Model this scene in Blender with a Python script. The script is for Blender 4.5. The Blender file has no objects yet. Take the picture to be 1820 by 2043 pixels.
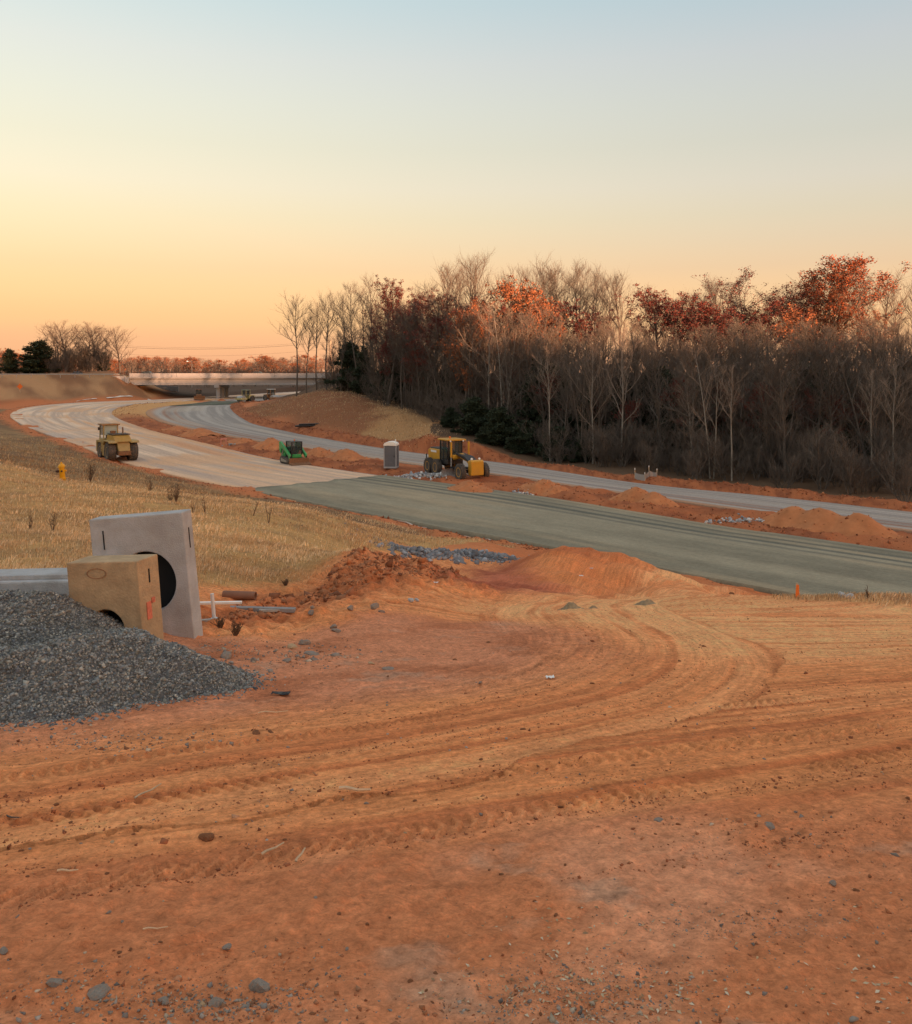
import bpy, bmesh, math, random
import numpy as np
from mathutils import Vector, Matrix
R = math.radians
scene = bpy.context.scene
col = scene.collection
CAMZ = 8.5           # eye height over the new road
F = 1764.0           # focal length in working pixels (picture 1820 wide, eye level at y = 750)

# ------------------------------------------------------------------ camera
cd = bpy.data.cameras.new('camera'); cam = bpy.data.objects.new('camera', cd); col.objects.link(cam)
cam.location = (0, 0, CAMZ); cam.rotation_euler = (R(90), 0, 0)
cd.sensor_fit = 'HORIZONTAL'; cd.sensor_width = 36; cd.lens = 36*F/1820
cd.shift_y = -271.5/1820; cd.clip_start = 0.05; cd.clip_end = 20000
scene.camera = cam

# ------------------------------------------------------------------ world, sun, exposure
SUN_EL = 1.7
SUN_DIR = Vector((0.85, -0.75, 0)).normalized()          # azimuth from which the low sun shines (right, a little behind)
w = bpy.data.worlds.new('World'); scene.world = w; w.use_nodes = True
nt = w.node_tree; nt.nodes.clear()
def N(t, tree=None, **kw):
    n = (tree or nt).nodes.new(t)
    for k, v in kw.items(): setattr(n, k, v)
    return n
out = N('ShaderNodeOutputWorld'); bg = N('ShaderNodeBackground'); sky = N('ShaderNodeTexSky')
sky.sky_type = 'NISHITA'; sky.sun_disc = False; sky.sun_elevation = R(SUN_EL)
sky.sun_rotation = math.atan2(SUN_DIR.x, SUN_DIR.y); sky.air_density = 1.5; sky.dust_density = 4; sky.ozone_density = .5
tc = N('ShaderNodeTexCoord'); sp = N('ShaderNodeSeparateXYZ'); ramp = N('ShaderNodeValToRGB')
nt.links.new(tc.outputs['Generated'], sp.inputs[0]); nt.links.new(sp.outputs['Z'], ramp.inputs[0])
def lin(c): return tuple(((v/255+.055)/1.055)**2.4 if v/255 > .04045 else v/255/12.92 for v in c)
# added sky glow, overhead kept bright to light the ground: measured colour of the sky per elevation minus the Nishita sky's share
NK = 4.2; EXPO = math.log2(NK/1.5)
NS = [(1.4, (.009, .003, 0)), (4.2, (.061, .029, .003)), (7, (.104, .067, .015)), (9.8, (.108, .081, .031)), (12.7, (.104, .089, .044)), (15.5, (.099, .089, .052)),
      (18.3, (.092, .086, .055)), (23.9, (.077, .077, .057)), (32.3, (.062, .065, .054)), (46.4, (.046, .05, .045)), (66.1, (.034, .038, .036)), (85.8, (.03, .034, .033))]
SKYC = [(.0085, (250, 180, 132)), (.0283, (253, 190, 137)), (.0566, (254, 204, 146)), (.085, (253, 208, 156)), (.118, (249, 213, 166)), (.146, (243, 217, 178)), (.173, (238, 221, 188)),
        (.205, (234, 224, 200)), (.247, (225, 222, 203)), (.288, (220, 221, 209)), (.332, (213, 217, 213)), (.389, (194, 211, 215)), (.55, (196, 208, 214)), (.75, (202, 209, 213)), (1.0, (204, 209, 212))]
el = ramp.color_ramp.elements
while len(el) > 1: el.remove(el[0])
for i, (p, c) in enumerate(SKYC):
    dg = math.degrees(math.asin(p)); n_s = [float(np.interp(dg, [a for a, _ in NS], [q[k] for _, q in NS])) for k in range(3)]
    e = el[0] if i == 0 else el.new(p)
    e.position = p; e.color = (*[max(.0, lin(c)[k]*.775-NK*n_s[k]) for k in range(3)], 1)
m1 = N('ShaderNodeVectorMath', operation='SCALE'); m1.inputs['Scale'].default_value = 10/NK
m2 = N('ShaderNodeVectorMath', operation='ADD')
nt.links.new(ramp.outputs[0], m1.inputs[0])
nt.links.new(m1.outputs[0], m2.inputs[0]); nt.links.new(sky.outputs[0], m2.inputs[1])
nt.links.new(m2.outputs[0], bg.inputs[0]); bg.inputs[1].default_value = 0.15
nt.links.new(bg.outputs[0], out.inputs[0])
sl = bpy.data.lights.new('sun', 'SUN'); so = bpy.data.objects.new('sun', sl); col.objects.link(so)
sl.energy = 4.0; sl.angle = R(0.5); sl.color = (1.0, 0.50, 0.26)
so.location = SUN_DIR*100+Vector((0, 0, 60))
sd = -(SUN_DIR*math.cos(R(SUN_EL))+Vector((0, 0, math.sin(R(SUN_EL)))))
so.rotation_euler = sd.to_track_quat('-Z', 'Y').to_euler()
vs = scene.view_settings; vs.view_transform = 'Standard'; vs.look = 'None'; vs.gamma = 1; vs.exposure = EXPO+.40; vs.use_curve_mapping = False

# ------------------------------------------------------------------ noise and tools
def _h(ix, iy, s):
    v = (ix.astype(np.int64)*374761393+iy.astype(np.int64)*668265263+s*982451653) & 0x7fffffff
    v = ((v ^ (v >> 13))*1274126177) & 0x7fffffff
    return ((v ^ (v >> 16)) & 0xffff)/65535.0
def vn(x, y, s=0):
    x = np.asarray(x, float); y = np.asarray(y, float)
    ix = np.floor(x); iy = np.floor(y); fx = x-ix; fy = y-iy
    fx = fx*fx*fx*(fx*(fx*6-15)+10); fy = fy*fy*fy*(fy*(fy*6-15)+10)
    a = _h(ix, iy, s); b = _h(ix+1, iy, s); c = _h(ix, iy+1, s); d = _h(ix+1, iy+1, s)
    return (a*(1-fx)+b*fx)*(1-fy)+(c*(1-fx)+d*fx)*fy
def fbm(x, y, o=4, s=0, g=.5):
    t = 0; a = 1; n = 0
    for k in range(o):
        t = t+a*(vn(x*2**k+k*17.3, y*2**k-k*9.1, s+k)-.5); n += a; a *= g
    return t/n*2          # about -1..1
def sm(a, b, x):
    t = np.clip((np.asarray(x, float)-a)/(b-a), 0, 1); return t*t*(3-2*t)
def P(px, py, D): return ((px-910)/F*D, D, CAMZ-(py-750)/F*D)
GR = .015
def zr(y): return GR*np.maximum(0, np.asarray(y, float)-90)
def RD(px, py):            # a point on the road surface
    a = (py-750)/F; D = CAMZ/a
    if D > 90: D = (CAMZ+GR*90)/(a+GR)
    return ((px-910)/F*D, D)
def link(o, parent=None):
    col.objects.link(o)
    if parent is not None: o.parent = parent
    return o
def tag(o, label, cat, group=None, kind=None):
    o['label'] = label; o['category'] = cat
    if group: o['group'] = group
    if kind: o['kind'] = kind
    return o
def empty(name, loc=(0, 0, 0), rz=0, scale=1, rot=None):
    o = bpy.data.objects.new(name, None); o.empty_display_size = .2; col.objects.link(o)
    o.location = loc; o.rotation_euler = rot or (0, 0, rz); o.scale = (scale,)*3 if not hasattr(scale, '__len__') else scale
    return o
def copy_tree(o, parent=None):
    c = o.copy(); col.objects.link(c)
    if parent is not None: c.parent = parent
    for ch in list(o.children): copy_tree(ch, c)
    return c
def npmesh(name, v, f=None, mat=None, smooth=False, tri=None, quad=None):
    """fast mesh from numpy arrays (all triangles or all quads)"""
    a = tri if tri is not None else quad; k = 3 if tri is not None else 4
    me = bpy.data.meshes.new(name); v = np.asarray(v, np.float32); a = np.asarray(a, np.int32)
    me.vertices.add(len(v)); me.vertices.foreach_set('co', v.ravel())
    me.loops.add(a.size); me.loops.foreach_set('vertex_index', a.ravel())
    me.polygons.add(len(a)); me.polygons.foreach_set('loop_start', np.arange(0, a.size, k, dtype=np.int32))
    if smooth: me.polygons.foreach_set('use_smooth', np.ones(len(a), bool))
    me.update(calc_edges=True)
    if mat: me.materials.append(mat)
    return me

class MB:
    """collects shapes, builds one mesh object"""
    def __init__(s): s.v = []; s.f = []
    def add(s, v, f):
        b = len(s.v); s.v += [tuple(p) for p in v]; s.f += [tuple(i+b for i in q) for q in f]; return s
    def box(s, c, d, rot=None, taper=None):
        M = rot.to_3x3() if rot else None; vs_ = []
        for z in (-1, 1):
            tx, ty = (taper if taper and z > 0 else (1, 1))
            for x, y in ((-1, -1), (1, -1), (1, 1), (-1, 1)):
                p = Vector((x*d[0]/2*tx, y*d[1]/2*ty, z*d[2]/2))
                if M: p = M @ p
                vs_.append(p+Vector(c))
        return s.add(vs_, [(3, 2, 1, 0), (4, 5, 6, 7), (0, 1, 5, 4), (1, 2, 6, 5), (2, 3, 7, 6), (3, 0, 4, 7)])
    def prism(s, prof, y0, y1):        # profile in x,z extruded along y
        n = len(prof); v = [(x, y0, z) for x, z in prof]+[(x, y1, z) for x, z in prof]
        a = sum(prof[i][0]*prof[(i+1) % n][1]-prof[(i+1) % n][0]*prof[i][1] for i in range(n))
        f = [tuple(range(n)), tuple(reversed(range(n, 2*n)))]+[(i+n, (i+1) % n+n, (i+1) % n, i) for i in range(n)]
        if (a < 0) != (y1 < y0): f = [tuple(reversed(q)) for q in f]
        return s.add(v, f)
    def tube(s, p0, p1, r0, r1=None, n=10, cap=True):
        r1 = r0 if r1 is None else r1; p0 = Vector(p0); p1 = Vector(p1); d = (p1-p0).normalized()
        a = d.orthogonal().normalized(); b = d.cross(a); v = []
        for p, r in ((p0, r0), (p1, r1)):
            for i in range(n):
                t = 2*math.pi*i/n; v.append(p+a*math.cos(t)*r+b*math.sin(t)*r)
        f = [(i, (i+1) % n, (i+1) % n+n, i+n) for i in range(n)]
        if cap: f += [tuple(reversed(range(n))), tuple(range(n, 2*n))]
        return s.add(v, f)
    def lathe(s, prof, n=20, axis='z', c=(0, 0, 0)):   # prof: (radius, height)
        v = []; m = len(prof)
        for i in range(n):
            t = 2*math.pi*i/n
            for r, h in prof:
                x, y, z = r*math.cos(t), r*math.sin(t), h
                if axis == 'y': x, y, z = x, h, -y
                if axis == 'x': x, y, z = h, y, -x
                v.append((x+c[0], y+c[1], z+c[2]))
        f = [(i*m+j, ((i+1) % n)*m+j, ((i+1) % n)*m+j+1, i*m+j+1) for i in range(n) for j in range(m-1)]
        if prof[0][0] > 1e-6: f.append(tuple(i*m for i in reversed(range(n))))
        if prof[-1][0] > 1e-6: f.append(tuple(i*m+m-1 for i in range(n)))
        return s.add(v, f)
    def path(s, pts, r, n=8):
        for a, b in zip(pts[:-1], pts[1:]): s.tube(a, b, r, n=n)
        return s
    def build(s, name, mat, parent=None, bevel=0, smooth=False, seg=2):
        me = bpy.data.meshes.new(name); me.from_pydata(s.v, [], s.f); me.update()
        if mat: me.materials.append(mat)
        o = bpy.data.objects.new(name, me); link(o, parent)
        if smooth:
            me.polygons.foreach_set('use_smooth', [True]*len(me.polygons)); me.set_sharp_from_angle(angle=R(40))
        if bevel:
            b = o.modifiers.new('bevel', 'BEVEL'); b.width = bevel; b.segments = seg; b.limit_method = 'ANGLE'; b.angle_limit = R(35)
        return o

# ------------------------------------------------------------------ materials
MATS = {}
def mat(name, c, rough=.7, var=.25, sc=4, metal=0, bump=.0, bsc=30, spec=.3, dirt=None, dsc=1.5, damt=.5, trans=0):
    if name in MATS: return MATS[name]
    m = bpy.data.materials.new(name); m.use_nodes = True; t = m.node_tree; b = t.nodes['Principled BSDF']
    b.inputs['Roughness'].default_value = rough; b.inputs['Metallic'].default_value = metal
    b.inputs['Specular IOR Level'].default_value = spec
    if trans: b.inputs['Transmission Weight'].default_value = trans
    tx = N('ShaderNodeTexCoord', t); nz = N('ShaderNodeTexNoise', t); nz.inputs['Scale'].default_value = sc; nz.inputs['Detail'].default_value = 6
    nz.inputs['Roughness'].default_value = .65
    t.links.new(tx.outputs['Object'], nz.inputs['Vector'])
    rp = N('ShaderNodeValToRGB', t); rp.color_ramp.elements[0].position = .3; rp.color_ramp.elements[1].position = .7
    rp.color_ramp.elements[0].color = (*[v*(1-var) for v in c], 1); rp.color_ramp.elements[1].color = (*[min(1, v*(1+var)) for v in c], 1)
    t.links.new(nz.outputs[0], rp.inputs[0]); src = rp.outputs[0]
    if dirt:
        n2 = N('ShaderNodeTexNoise', t); n2.inputs['Scale'].default_value = dsc; n2.inputs['Detail'].default_value = 8; n2.inputs['Roughness'].default_value = .7
        t.links.new(tx.outputs['Object'], n2.inputs['Vector'])
        r2 = N('ShaderNodeValToRGB', t); r2.color_ramp.elements[0].position = .45; r2.color_ramp.elements[1].position = .68
        r2.color_ramp.elements[1].color = (damt,)*3+(1,)
        t.links.new(n2.outputs[0], r2.inputs[0]); mx = N('ShaderNodeMixRGB', t); mx.inputs[2].default_value = (*dirt, 1)
        t.links.new(r2.outputs[0], mx.inputs[0]); t.links.new(src, mx.inputs[1]); src = mx.outputs[0]
    t.links.new(src, b.inputs['Base Color'])
    if bump:
        n3 = N('ShaderNodeTexNoise', t); n3.inputs['Scale'].default_value = bsc; n3.inputs['Detail'].default_value = 5
        t.links.new(tx.outputs['Object'], n3.inputs['Vector']); bp = N('ShaderNodeBump', t); bp.inputs['Strength'].default_value = bump; bp.inputs['Distance'].default_value = .02
        t.links.new(n3.outputs[0], bp.inputs['Height']); t.links.new(bp.outputs[0], b.inputs['Normal'])
    MATS[name] = m; return m
def attr_mat(name, attr='Col', rough=.95, bump=.3, bsc=(40, 160), dist=.02, var=.18, flow=None, spec=.15):
    """colour from a mesh colour attribute, finer noise and relief in nodes"""
    m = bpy.data.materials.new(name); m.use_nodes = True; t = m.node_tree; b = t.nodes['Principled BSDF']
    b.inputs['Roughness'].default_value = rough; b.inputs['Specular IOR Level'].default_value = spec
    at = N('ShaderNodeAttribute', t); at.attribute_name = attr; geo = N('ShaderNodeNewGeometry', t)
    hs = None; fac = None
    for i, s_ in enumerate(bsc):
        nz = N('ShaderNodeTexNoise', t); nz.inputs['Scale'].default_value = s_; nz.inputs['Detail'].default_value = 5; nz.inputs['Roughness'].default_value = .7
        t.links.new(geo.outputs['Position'], nz.inputs['Vector'])
        if fac is None: fac = nz.outputs[0]
        else:
            ad = N('ShaderNodeMath', t, operation='MULTIPLY_ADD'); ad.inputs[1].default_value = .5; t.links.new(nz.outputs[0], ad.inputs[0]); t.links.new(fac, ad.inputs[2]); fac = ad.outputs[0]
    if flow:
        fa = N('ShaderNodeAttribute', t); fa.attribute_name = flow; mp = N('ShaderNodeVectorMath', t, operation='MULTIPLY'); mp.inputs[1].default_value = (14, .7, 1)
        t.links.new(fa.outputs['Vector'], mp.inputs[0]); nf = N('ShaderNodeTexNoise', t); nf.inputs['Scale'].default_value = 1.0; nf.inputs['Detail'].default_value = 6; nf.inputs['Roughness'].default_value = .75
        t.links.new(mp.outputs[0], nf.inputs['Vector'])
        sz = N('ShaderNodeSeparateXYZ', t); t.links.new(fa.outputs['Vector'], sz.inputs[0])
        c0 = N('ShaderNodeMath', t, operation='SUBTRACT'); c0.inputs[1].default_value = .5; t.links.new(nf.outputs[0], c0.inputs[0])
        c1 = N('ShaderNodeMath', t, operation='MULTIPLY'); t.links.new(c0.outputs[0], c1.inputs[0]); t.links.new(sz.outputs['Z'], c1.inputs[1])
        ad = N('ShaderNodeMath', t, operation='MULTIPLY_ADD'); ad.inputs[1].default_value = 1.2; t.links.new(c1.outputs[0], ad.inputs[0]); t.links.new(fac, ad.inputs[2]); fac = ad.outputs[0]
        for vs_, va in ((61, -.22), (23, -.14)):
            vo = N('ShaderNodeTexVoronoi', t); vo.inputs['Scale'].default_value = vs_; vo.inputs['Randomness'].default_value = 1.0; t.links.new(geo.outputs['Position'], vo.inputs['Vector'])
            a3 = N('ShaderNodeMath', t, operation='MULTIPLY_ADD'); a3.inputs[1].default_value = va; t.links.new(vo.outputs['Distance'], a3.inputs[0]); t.links.new(fac, a3.inputs[2]); fac = a3.outputs[0]
        a4 = N('ShaderNodeMath', t, operation='ADD'); a4.inputs[1].default_value = .20; t.links.new(fac, a4.inputs[0]); fac = a4.outputs[0]
    mr = N('ShaderNodeMapRange', t); mr.inputs['From Min'].default_value = .45; mr.inputs['From Max'].default_value = 1.05
    mr.inputs['To Min'].default_value = 1-var; mr.inputs['To Max'].default_value = 1+var; t.links.new(fac, mr.inputs['Value'])
    sc = N('ShaderNodeVectorMath', t, operation='SCALE'); t.links.new(at.outputs['Color'], sc.inputs[0]); t.links.new(mr.outputs[0], sc.inputs['Scale'])
    t.links.new(sc.outputs[0], b.inputs['Base Color'])
    bp = N('ShaderNodeBump', t); bp.inputs['Strength'].default_value = bump; bp.inputs['Distance'].default_value = dist
    t.links.new(fac, bp.inputs['Height']); t.links.new(bp.outputs[0], b.inputs['Normal'])
    return m
def set_col(me, c, name='Col'):
    a = me.color_attributes.new(name, 'FLOAT_COLOR', 'POINT'); c4 = np.ones((len(c), 4), np.float32); c4[:, :3] = c
    a.data.foreach_set('color', c4.ravel())
def set_vec(me, v, name):
    a = me.attributes.new(name, 'FLOAT_VECTOR', 'POINT'); a.data.foreach_set('vector', np.asarray(v, np.float32).ravel())

YEL = (.42, .25, .05)
DIRT = (.30, .15, .075)
M_yel = mat('old_yellow_paint', (.36, .25, .09), .6, .2, 3, dirt=DIRT, damt=.45)
M_yel2 = mat('yellow_paint', (.56, .29, .03), .4, .12, 3, dirt=DIRT, damt=.3)
M_grn = mat('green_paint', (.03, .30, .09), .4, .15, 3, dirt=(.2, .16, .1), damt=.35)
M_blk = mat('black_metal', (.02, .02, .022), .5, .2, 5)
M_tyre = mat('tyre_rubber', (.07, .065, .06), .85, .25, 6, dirt=(.2, .14, .1), damt=.6, bump=.3)
M_glass = mat('cab_glass', (.05, .07, .07), .08, .1, 1, spec=.6); M_glass.node_tree.nodes['Principled BSDF'].inputs['Alpha'].default_value = .5
M_rust = mat('rusty_steel', (.20, .10, .05), .8, .35, 8, bump=.3)
M_steel = mat('bare_steel', (.32, .31, .3), .5, .2, 6)
M_conc = mat('precast_concrete', (.41, .42, .435), .9, .2, 3.2, bump=.45, bsc=70, dirt=(.30, .275, .25), dsc=2.2, damt=.7)
M_conc2 = mat('weathered_tan_concrete', (.42, .295, .175), .92, .22, 6, bump=.4, bsc=45, dirt=(.30, .20, .115), dsc=5, damt=.6)
M_conc3 = mat('bridge_concrete', (.31, .31, .315), .85, .08, .8)
M_dark = mat('dark_interior', (.012, .012, .012), .9, .2)
M_white = mat('white_plastic', (.75, .75, .73), .45, .05)
M_grey = mat('grey_plastic', (.13, .135, .15), .55, .08, 3)
M_lgrey = mat('light_grey_plastic', (.33, .34, .35), .55, .08, 3)
M_wood = mat('raw_wood', (.5, .38, .25), .85, .25, 12, bump=.2)
M_orange = mat('orange_paint', (.75, .17, .03), .6, .12)
M_stone = mat('grey_stone', (.25, .225, .195), .9, .35, 6, bump=.5, bsc=18, dirt=(.30, .15, .08), dsc=3, damt=.85)
M_stone2 = mat('tan_stone', (.46, .31, .18), .9, .25, 7, bump=.5, bsc=20)
M_clod = mat('red_clay_clod', (.24, .10, .045), .95, .25, 9, bump=.6, bsc=25)
M_stone3 = mat('pale_stone', (.44, .44, .44), .9, .2, 3, bump=.4, bsc=8, dirt=(.22, .2, .18), dsc=2, damt=.5)

# ------------------------------------------------------------------ the two carriageways (edge polylines)
def catmull(pts, n=8):
    p = np.array(pts, float); p = np.vstack([2*p[0]-p[1], p, 2*p[-1]-p[-2]]); o = []
    for i in range(1, len(p)-2):
        for t in np.linspace(0, 1, n, endpoint=False):
            o.append(.5*((2*p[i])+(p[i+1]-p[i-1])*t+(2*p[i-1]-5*p[i]+4*p[i+1]-p[i+2])*t*t+(3*p[i]-p[i-1]-3*p[i+1]+p[i+2])*t**3))
    o.append(p[-2]); return np.array(o)
A_pairs = [((1480, 1170), (1820, 1105)), ((1090, 1092), (1460, 1055)), ((800, 1040), (1040, 987)), ((430, 966), (700, 941)), ((270, 929), (520, 911)),
           ((150, 886), (400, 882)), ((40, 845), (290, 855)), ((22, 825), (225, 828)), ((60, 812), (240, 812)), ((150, 803.5), (300, 804)), ((290, 798), (400, 799)), ((350, 795), (430, 796))]
B_pairs = [((1814, 1060), (2150, 1057)), ((1280, 990), (1573, 994)), ((1000, 948), (1272, 964)), ((800, 922), (1000, 923)), ((640, 898), (787, 898)), ((520, 881), (640, 874)),
           ((400, 860), (574, 861)), ((312, 838), (499, 843)), ((292, 821), (461, 817)), ((324, 811), (465, 807)), ((374, 806), (500, 803)), ((425, 799), (545, 799)), ((450, 796), (570, 796))]
def edges(pairs):
    nr = [RD(*a) for a, b in pairs]; fr = [RD(*b) for a, b in pairs]
    def ext(l, d, k): v = np.array(l[0])+np.array(d)*k; return [tuple(v)]+l
    d = np.array((.674, -.739)); nr = ext(nr, d, 70); fr = ext(fr, d, 70)
    dl = np.array(fr[-1])-np.array(fr[-3]); dl /= np.linalg.norm(dl); dl = (dl+np.array((.35, .94)))/2
    nr = nr+[tuple(np.array(nr[-1])+dl*120)]; fr = fr+[tuple(np.array(fr[-1])+dl*120)]
    return catmull(nr), catmull(fr)
An, Af = edges(A_pairs); Bn, Bf = edges(B_pairs)
_memo = {}
def memo(fn):
    def g(x, y, *a):
        if x.size < 200000: return fn(x, y, *a)
        k = (fn.__name__, x.size, float(x[1]), float(y[-2]))+tuple(id(q) for q in a)
        if k not in _memo: _memo[k] = fn(x, y, *a)
        return _memo[k]
    return g
@memo
def road_sd(x, y, n, f):
    """signed distance outside the road band (negative inside), side (+1 beyond the far edge, -1 before the near edge), along, fraction across"""
    c = (n+f)/2; hw = np.linalg.norm(f-n, axis=1)/2
    best = np.full(x.shape, 1e9); off = np.zeros(x.shape); al = np.zeros(x.shape); acc = 0; hwv = np.zeros(x.shape)
    for i in range(len(c)-1):
        a = c[i]; d = c[i+1]-c[i]; L = np.hypot(*d)
        if L < 1e-6: continue
        t = np.clip(((x-a[0])*d[0]+(y-a[1])*d[1])/L**2, 0, 1)
        qx = x-(a[0]+d[0]*t); qy = y-(a[1]+d[1]*t); dd = np.hypot(qx, qy)
        k = dd < best; best = np.where(k, dd, best)
        # perpendicular half width of the slanted pair
        ac = a[0]*0; w_ = f[i]-n[i]; pw = abs(w_[0]*d[1]-w_[1]*d[0])/L/2; w2 = f[i+1]-n[i+1]; pw2 = abs(w2[0]*d[1]-w2[1]*d[0])/L/2
        off = np.where(k, np.sign(qx*d[1]-qy*d[0])*dd, off); al = np.where(k, acc+t*L, al); hwv = np.where(k, pw+(pw2-pw)*t, hwv); acc += L
    return np.abs(off)-hwv, np.sign(off), al, off/np.maximum(hwv, .1), hwv

# ------------------------------------------------------------------ relief of the ground
ctrl = []
def C(px, py, D): X, Y, Z = P(px, py, D); ctrl.append((X, Y, Z))
def CP(px, D, z): ctrl.append(((px-910)/F*D, D, z))
def pad(D): return 7.1-.15*D
for D in (.8, 1.5, 3, 5, 7, 9):
    for px in (-700, -200, 450, 910, 1370, 1820, 2500): CP(px, D, pad(D))
for px in (910, 1150, 1370): CP(px, 12, pad(12))
for px in (1400, 1550, 1700, 1820, 2100, 2500): CP(px, 14.2, CAMZ-.249*14.2); CP(px, 11.5, pad(11.5))
for px in (1580, 1820, 2200, 2600): CP(px, 18.5, 3.2); CP(px, 23, 1.0)
for a in ((1000, 1212, 13.5), (1150, 1200, 16), (1230, 1187, 21), (1290, 1176, 27), (1350, 1166, 33.5), (1480, 1180, 27), (1420, 1188, 20),
          (1000, 1170, 18.5), (930, 1164, 17.5), (1100, 1097, 24), (1180, 1098, 25), (1275, 1134, 26.5), (1070, 1140, 21.5), (1050, 1124, 28), (1000, 1143, 24.5), (950, 1150, 21.5), (1345, 1160, 27), (1420, 1174, 27),
          (690, 1117, 14.5), (760, 1122, 15), (850, 1138, 15.5), (905, 1165, 15.2), (620, 1180, 12.8), (520, 1220, 11.3), (450, 1250, 10.5),
          (800, 1108, 24), (900, 1112, 25), (1010, 1112, 27), (850, 1095, 30), (850, 1073, 40), (1000, 1090, 34),
          (-400, 1150, 11.5), (0, 1150, 11.5), (200, 1150, 12), (450, 1160, 12.3), (600, 1130, 14.5), (0, 1050, 18), (-400, 1050, 18), (400, 1050, 20), (700, 1065, 24),
          (0, 990, 27), (-400, 985, 27), (300, 1002, 28), (600, 1022, 36), (0, 938, 38), (-400, 930, 38), (125, 962, 42), (250, 972, 41), (380, 990, 41), (500, 1005, 42),
          (0, 900, 70), (-400, 890, 75), (130, 922, 70), (250, 947, 64), (0, 868, 112), (-400, 850, 120), (430, 985, 57), (600, 1012, 51),
          (-300, 800, 200), (594, 795, 160), (620, 797, 150), (660, 806, 140), (760, 836, 118), (850, 878, 98), (900, 895, 93), (540, 805, 185)):
    C(*a)
CP(1150, 31, 1.0); CP(760, 19.5, 4.2); CP(850, 20.5, 3.6)
for px in (-500, -200, 0, 120, 230): CP(px, 244, 8.3); CP(px, 268, 8.2); CP(px, 226, 2.1)
CP(350, 244, 2.6); CP(430, 244, 2.6); CP(520, 244, 2.6); CP(660, 244, 8.0); CP(760, 244, 8.0); CP(640, 220, 6.0); CP(800, 200, 6)
for px, D, z in ((1100, 90, -.1), (1400, 76, -.1), (1820, 65, 0), (2300, 60, 0), (1100, 110, 1.0), (1500, 105, 1.5), (2000, 100, 2), (1200, 140, 3.5), (1700, 140, 4.5), (2300, 140, 5), (900, 130, 3), (760, 150, 4.5), (900, 180, 5)):
    CP(px, D, z)
for px in (-500, 0, 300, 500, 700, 1000, 1400, 2000): CP(px, 340, 4.5); CP(px, 480, 5)
for e in (An, Af, Bn, Bf):
    for i in range(8, len(e)-8, 4):
        if e[i][1] < 250: ctrl.append((e[i][0], e[i][1], float(zr(e[i][1]))))
ctrl = np.array(ctrl)
def pol(x, y): r = np.hypot(x, y); a = np.arctan2(x, y); return np.clip(a, -.85, .85)*2.6, np.log(np.maximum(r, .5)), r
ca, cl, cr_ = pol(ctrl[:, 0], ctrl[:, 1]); cs = (CAMZ-ctrl[:, 2])/cr_
def phi(d2): return np.where(d2 > 1e-12, .5*d2*np.log(np.maximum(d2, 1e-12)), 0)
n_ = len(ctrl); K = phi((ca[:, None]-ca)**2+(cl[:, None]-cl)**2)+np.eye(n_)*2e-4
Pm = np.stack([np.ones(n_), ca, cl], 1); S = np.zeros((n_+3, n_+3)); S[:n_, :n_] = K; S[:n_, n_:] = Pm; S[n_:, :n_] = Pm.T
wt = np.linalg.solve(S, np.r_[cs, 0, 0, 0])
def tps(x, y):
    a, l, r = pol(x, y); l = np.clip(l, math.log(.7), math.log(500)); o = np.empty(x.shape)
    for i in range(0, x.size, 20000):
        aa = a[i:i+20000]; ll = l[i:i+20000]
        o[i:i+20000] = phi((aa[:, None]-ca)**2+(ll[:, None]-cl)**2) @ wt[:n_]+wt[n_]+wt[n_+1]*aa+wt[n_+2]*ll
    return CAMZ-o*np.minimum(r, 500), r
def inpoly(x, y, poly):
    c = np.zeros(x.shape, bool); n = len(poly)
    for i in range(n):
        x0, y0 = poly[i]; x1, y1 = poly[(i+1) % n]
        if y0 == y1: continue
        c ^= ((y0 > y) != (y1 > y)) & (x < (x1-x0)*(y-y0)/(y1-y0)+x0)
    return c
def polyd(x, y, poly):          # signed distance, negative inside
    d = np.full(x.shape, 1e9); n = len(poly)
    for i in range(n):
        a = np.array(poly[i]); e = np.array(poly[(i+1) % n])-a
        t = np.clip(((x-a[0])*e[0]+(y-a[1])*e[1])/(e@e), 0, 1); d = np.minimum(d, np.hypot(x-a[0]-e[0]*t, y-a[1]-e[1]*t))
    return np.where(inpoly(x, y, poly), -d, d)
def Q(px, D): return ((px-910)/F*D, D)
GRASS = [Q(-900, 10.6), Q(0, 10.9), Q(240, 11.3), Q(420, 12.1), Q(560, 12.7), Q(660, 13.8), Q(680, 15.8), Q(720, 18), Q(760, 23), Q(800, 28), Q(900, 33), Q(1000, 39), Q(1060, 44), Q(640, 70), Q(300, 95), Q(50, 200), Q(-50, 230), Q(-900, 230)]
STRIP = [Q(1560, 13.3), Q(1640, 13.0), Q(1820, 12.6), Q(2500, 12.3), Q(2500, 16), Q(1820, 15.2), Q(1640, 15), Q(1560, 14.3)]
HILL = [Q(500, 152), Q(470, 175), Q(520, 200), Q(560, 260), Q(760, 260), Q(800, 150), Q(900, 100), Q(960, 90), Q(870, 92), Q(760, 106), Q(660, 120), Q(580, 138)]
EMB = [Q(-900, 232), Q(60, 226), Q(180, 226), Q(300, 236), Q(330, 250), Q(330, 300), Q(-900, 300)]
ISLE = [Q(560, 9.5), Q(760, 11), Q(1010, 11.2), Q(1210, 9.6), Q(1260, 8.2), Q(1060, 6.9), Q(700, 6.3), Q(420, 5.6), Q(0, 5.0), Q(-400, 5.2), Q(-400, 9.5), Q(300, 9.5)]
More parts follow.
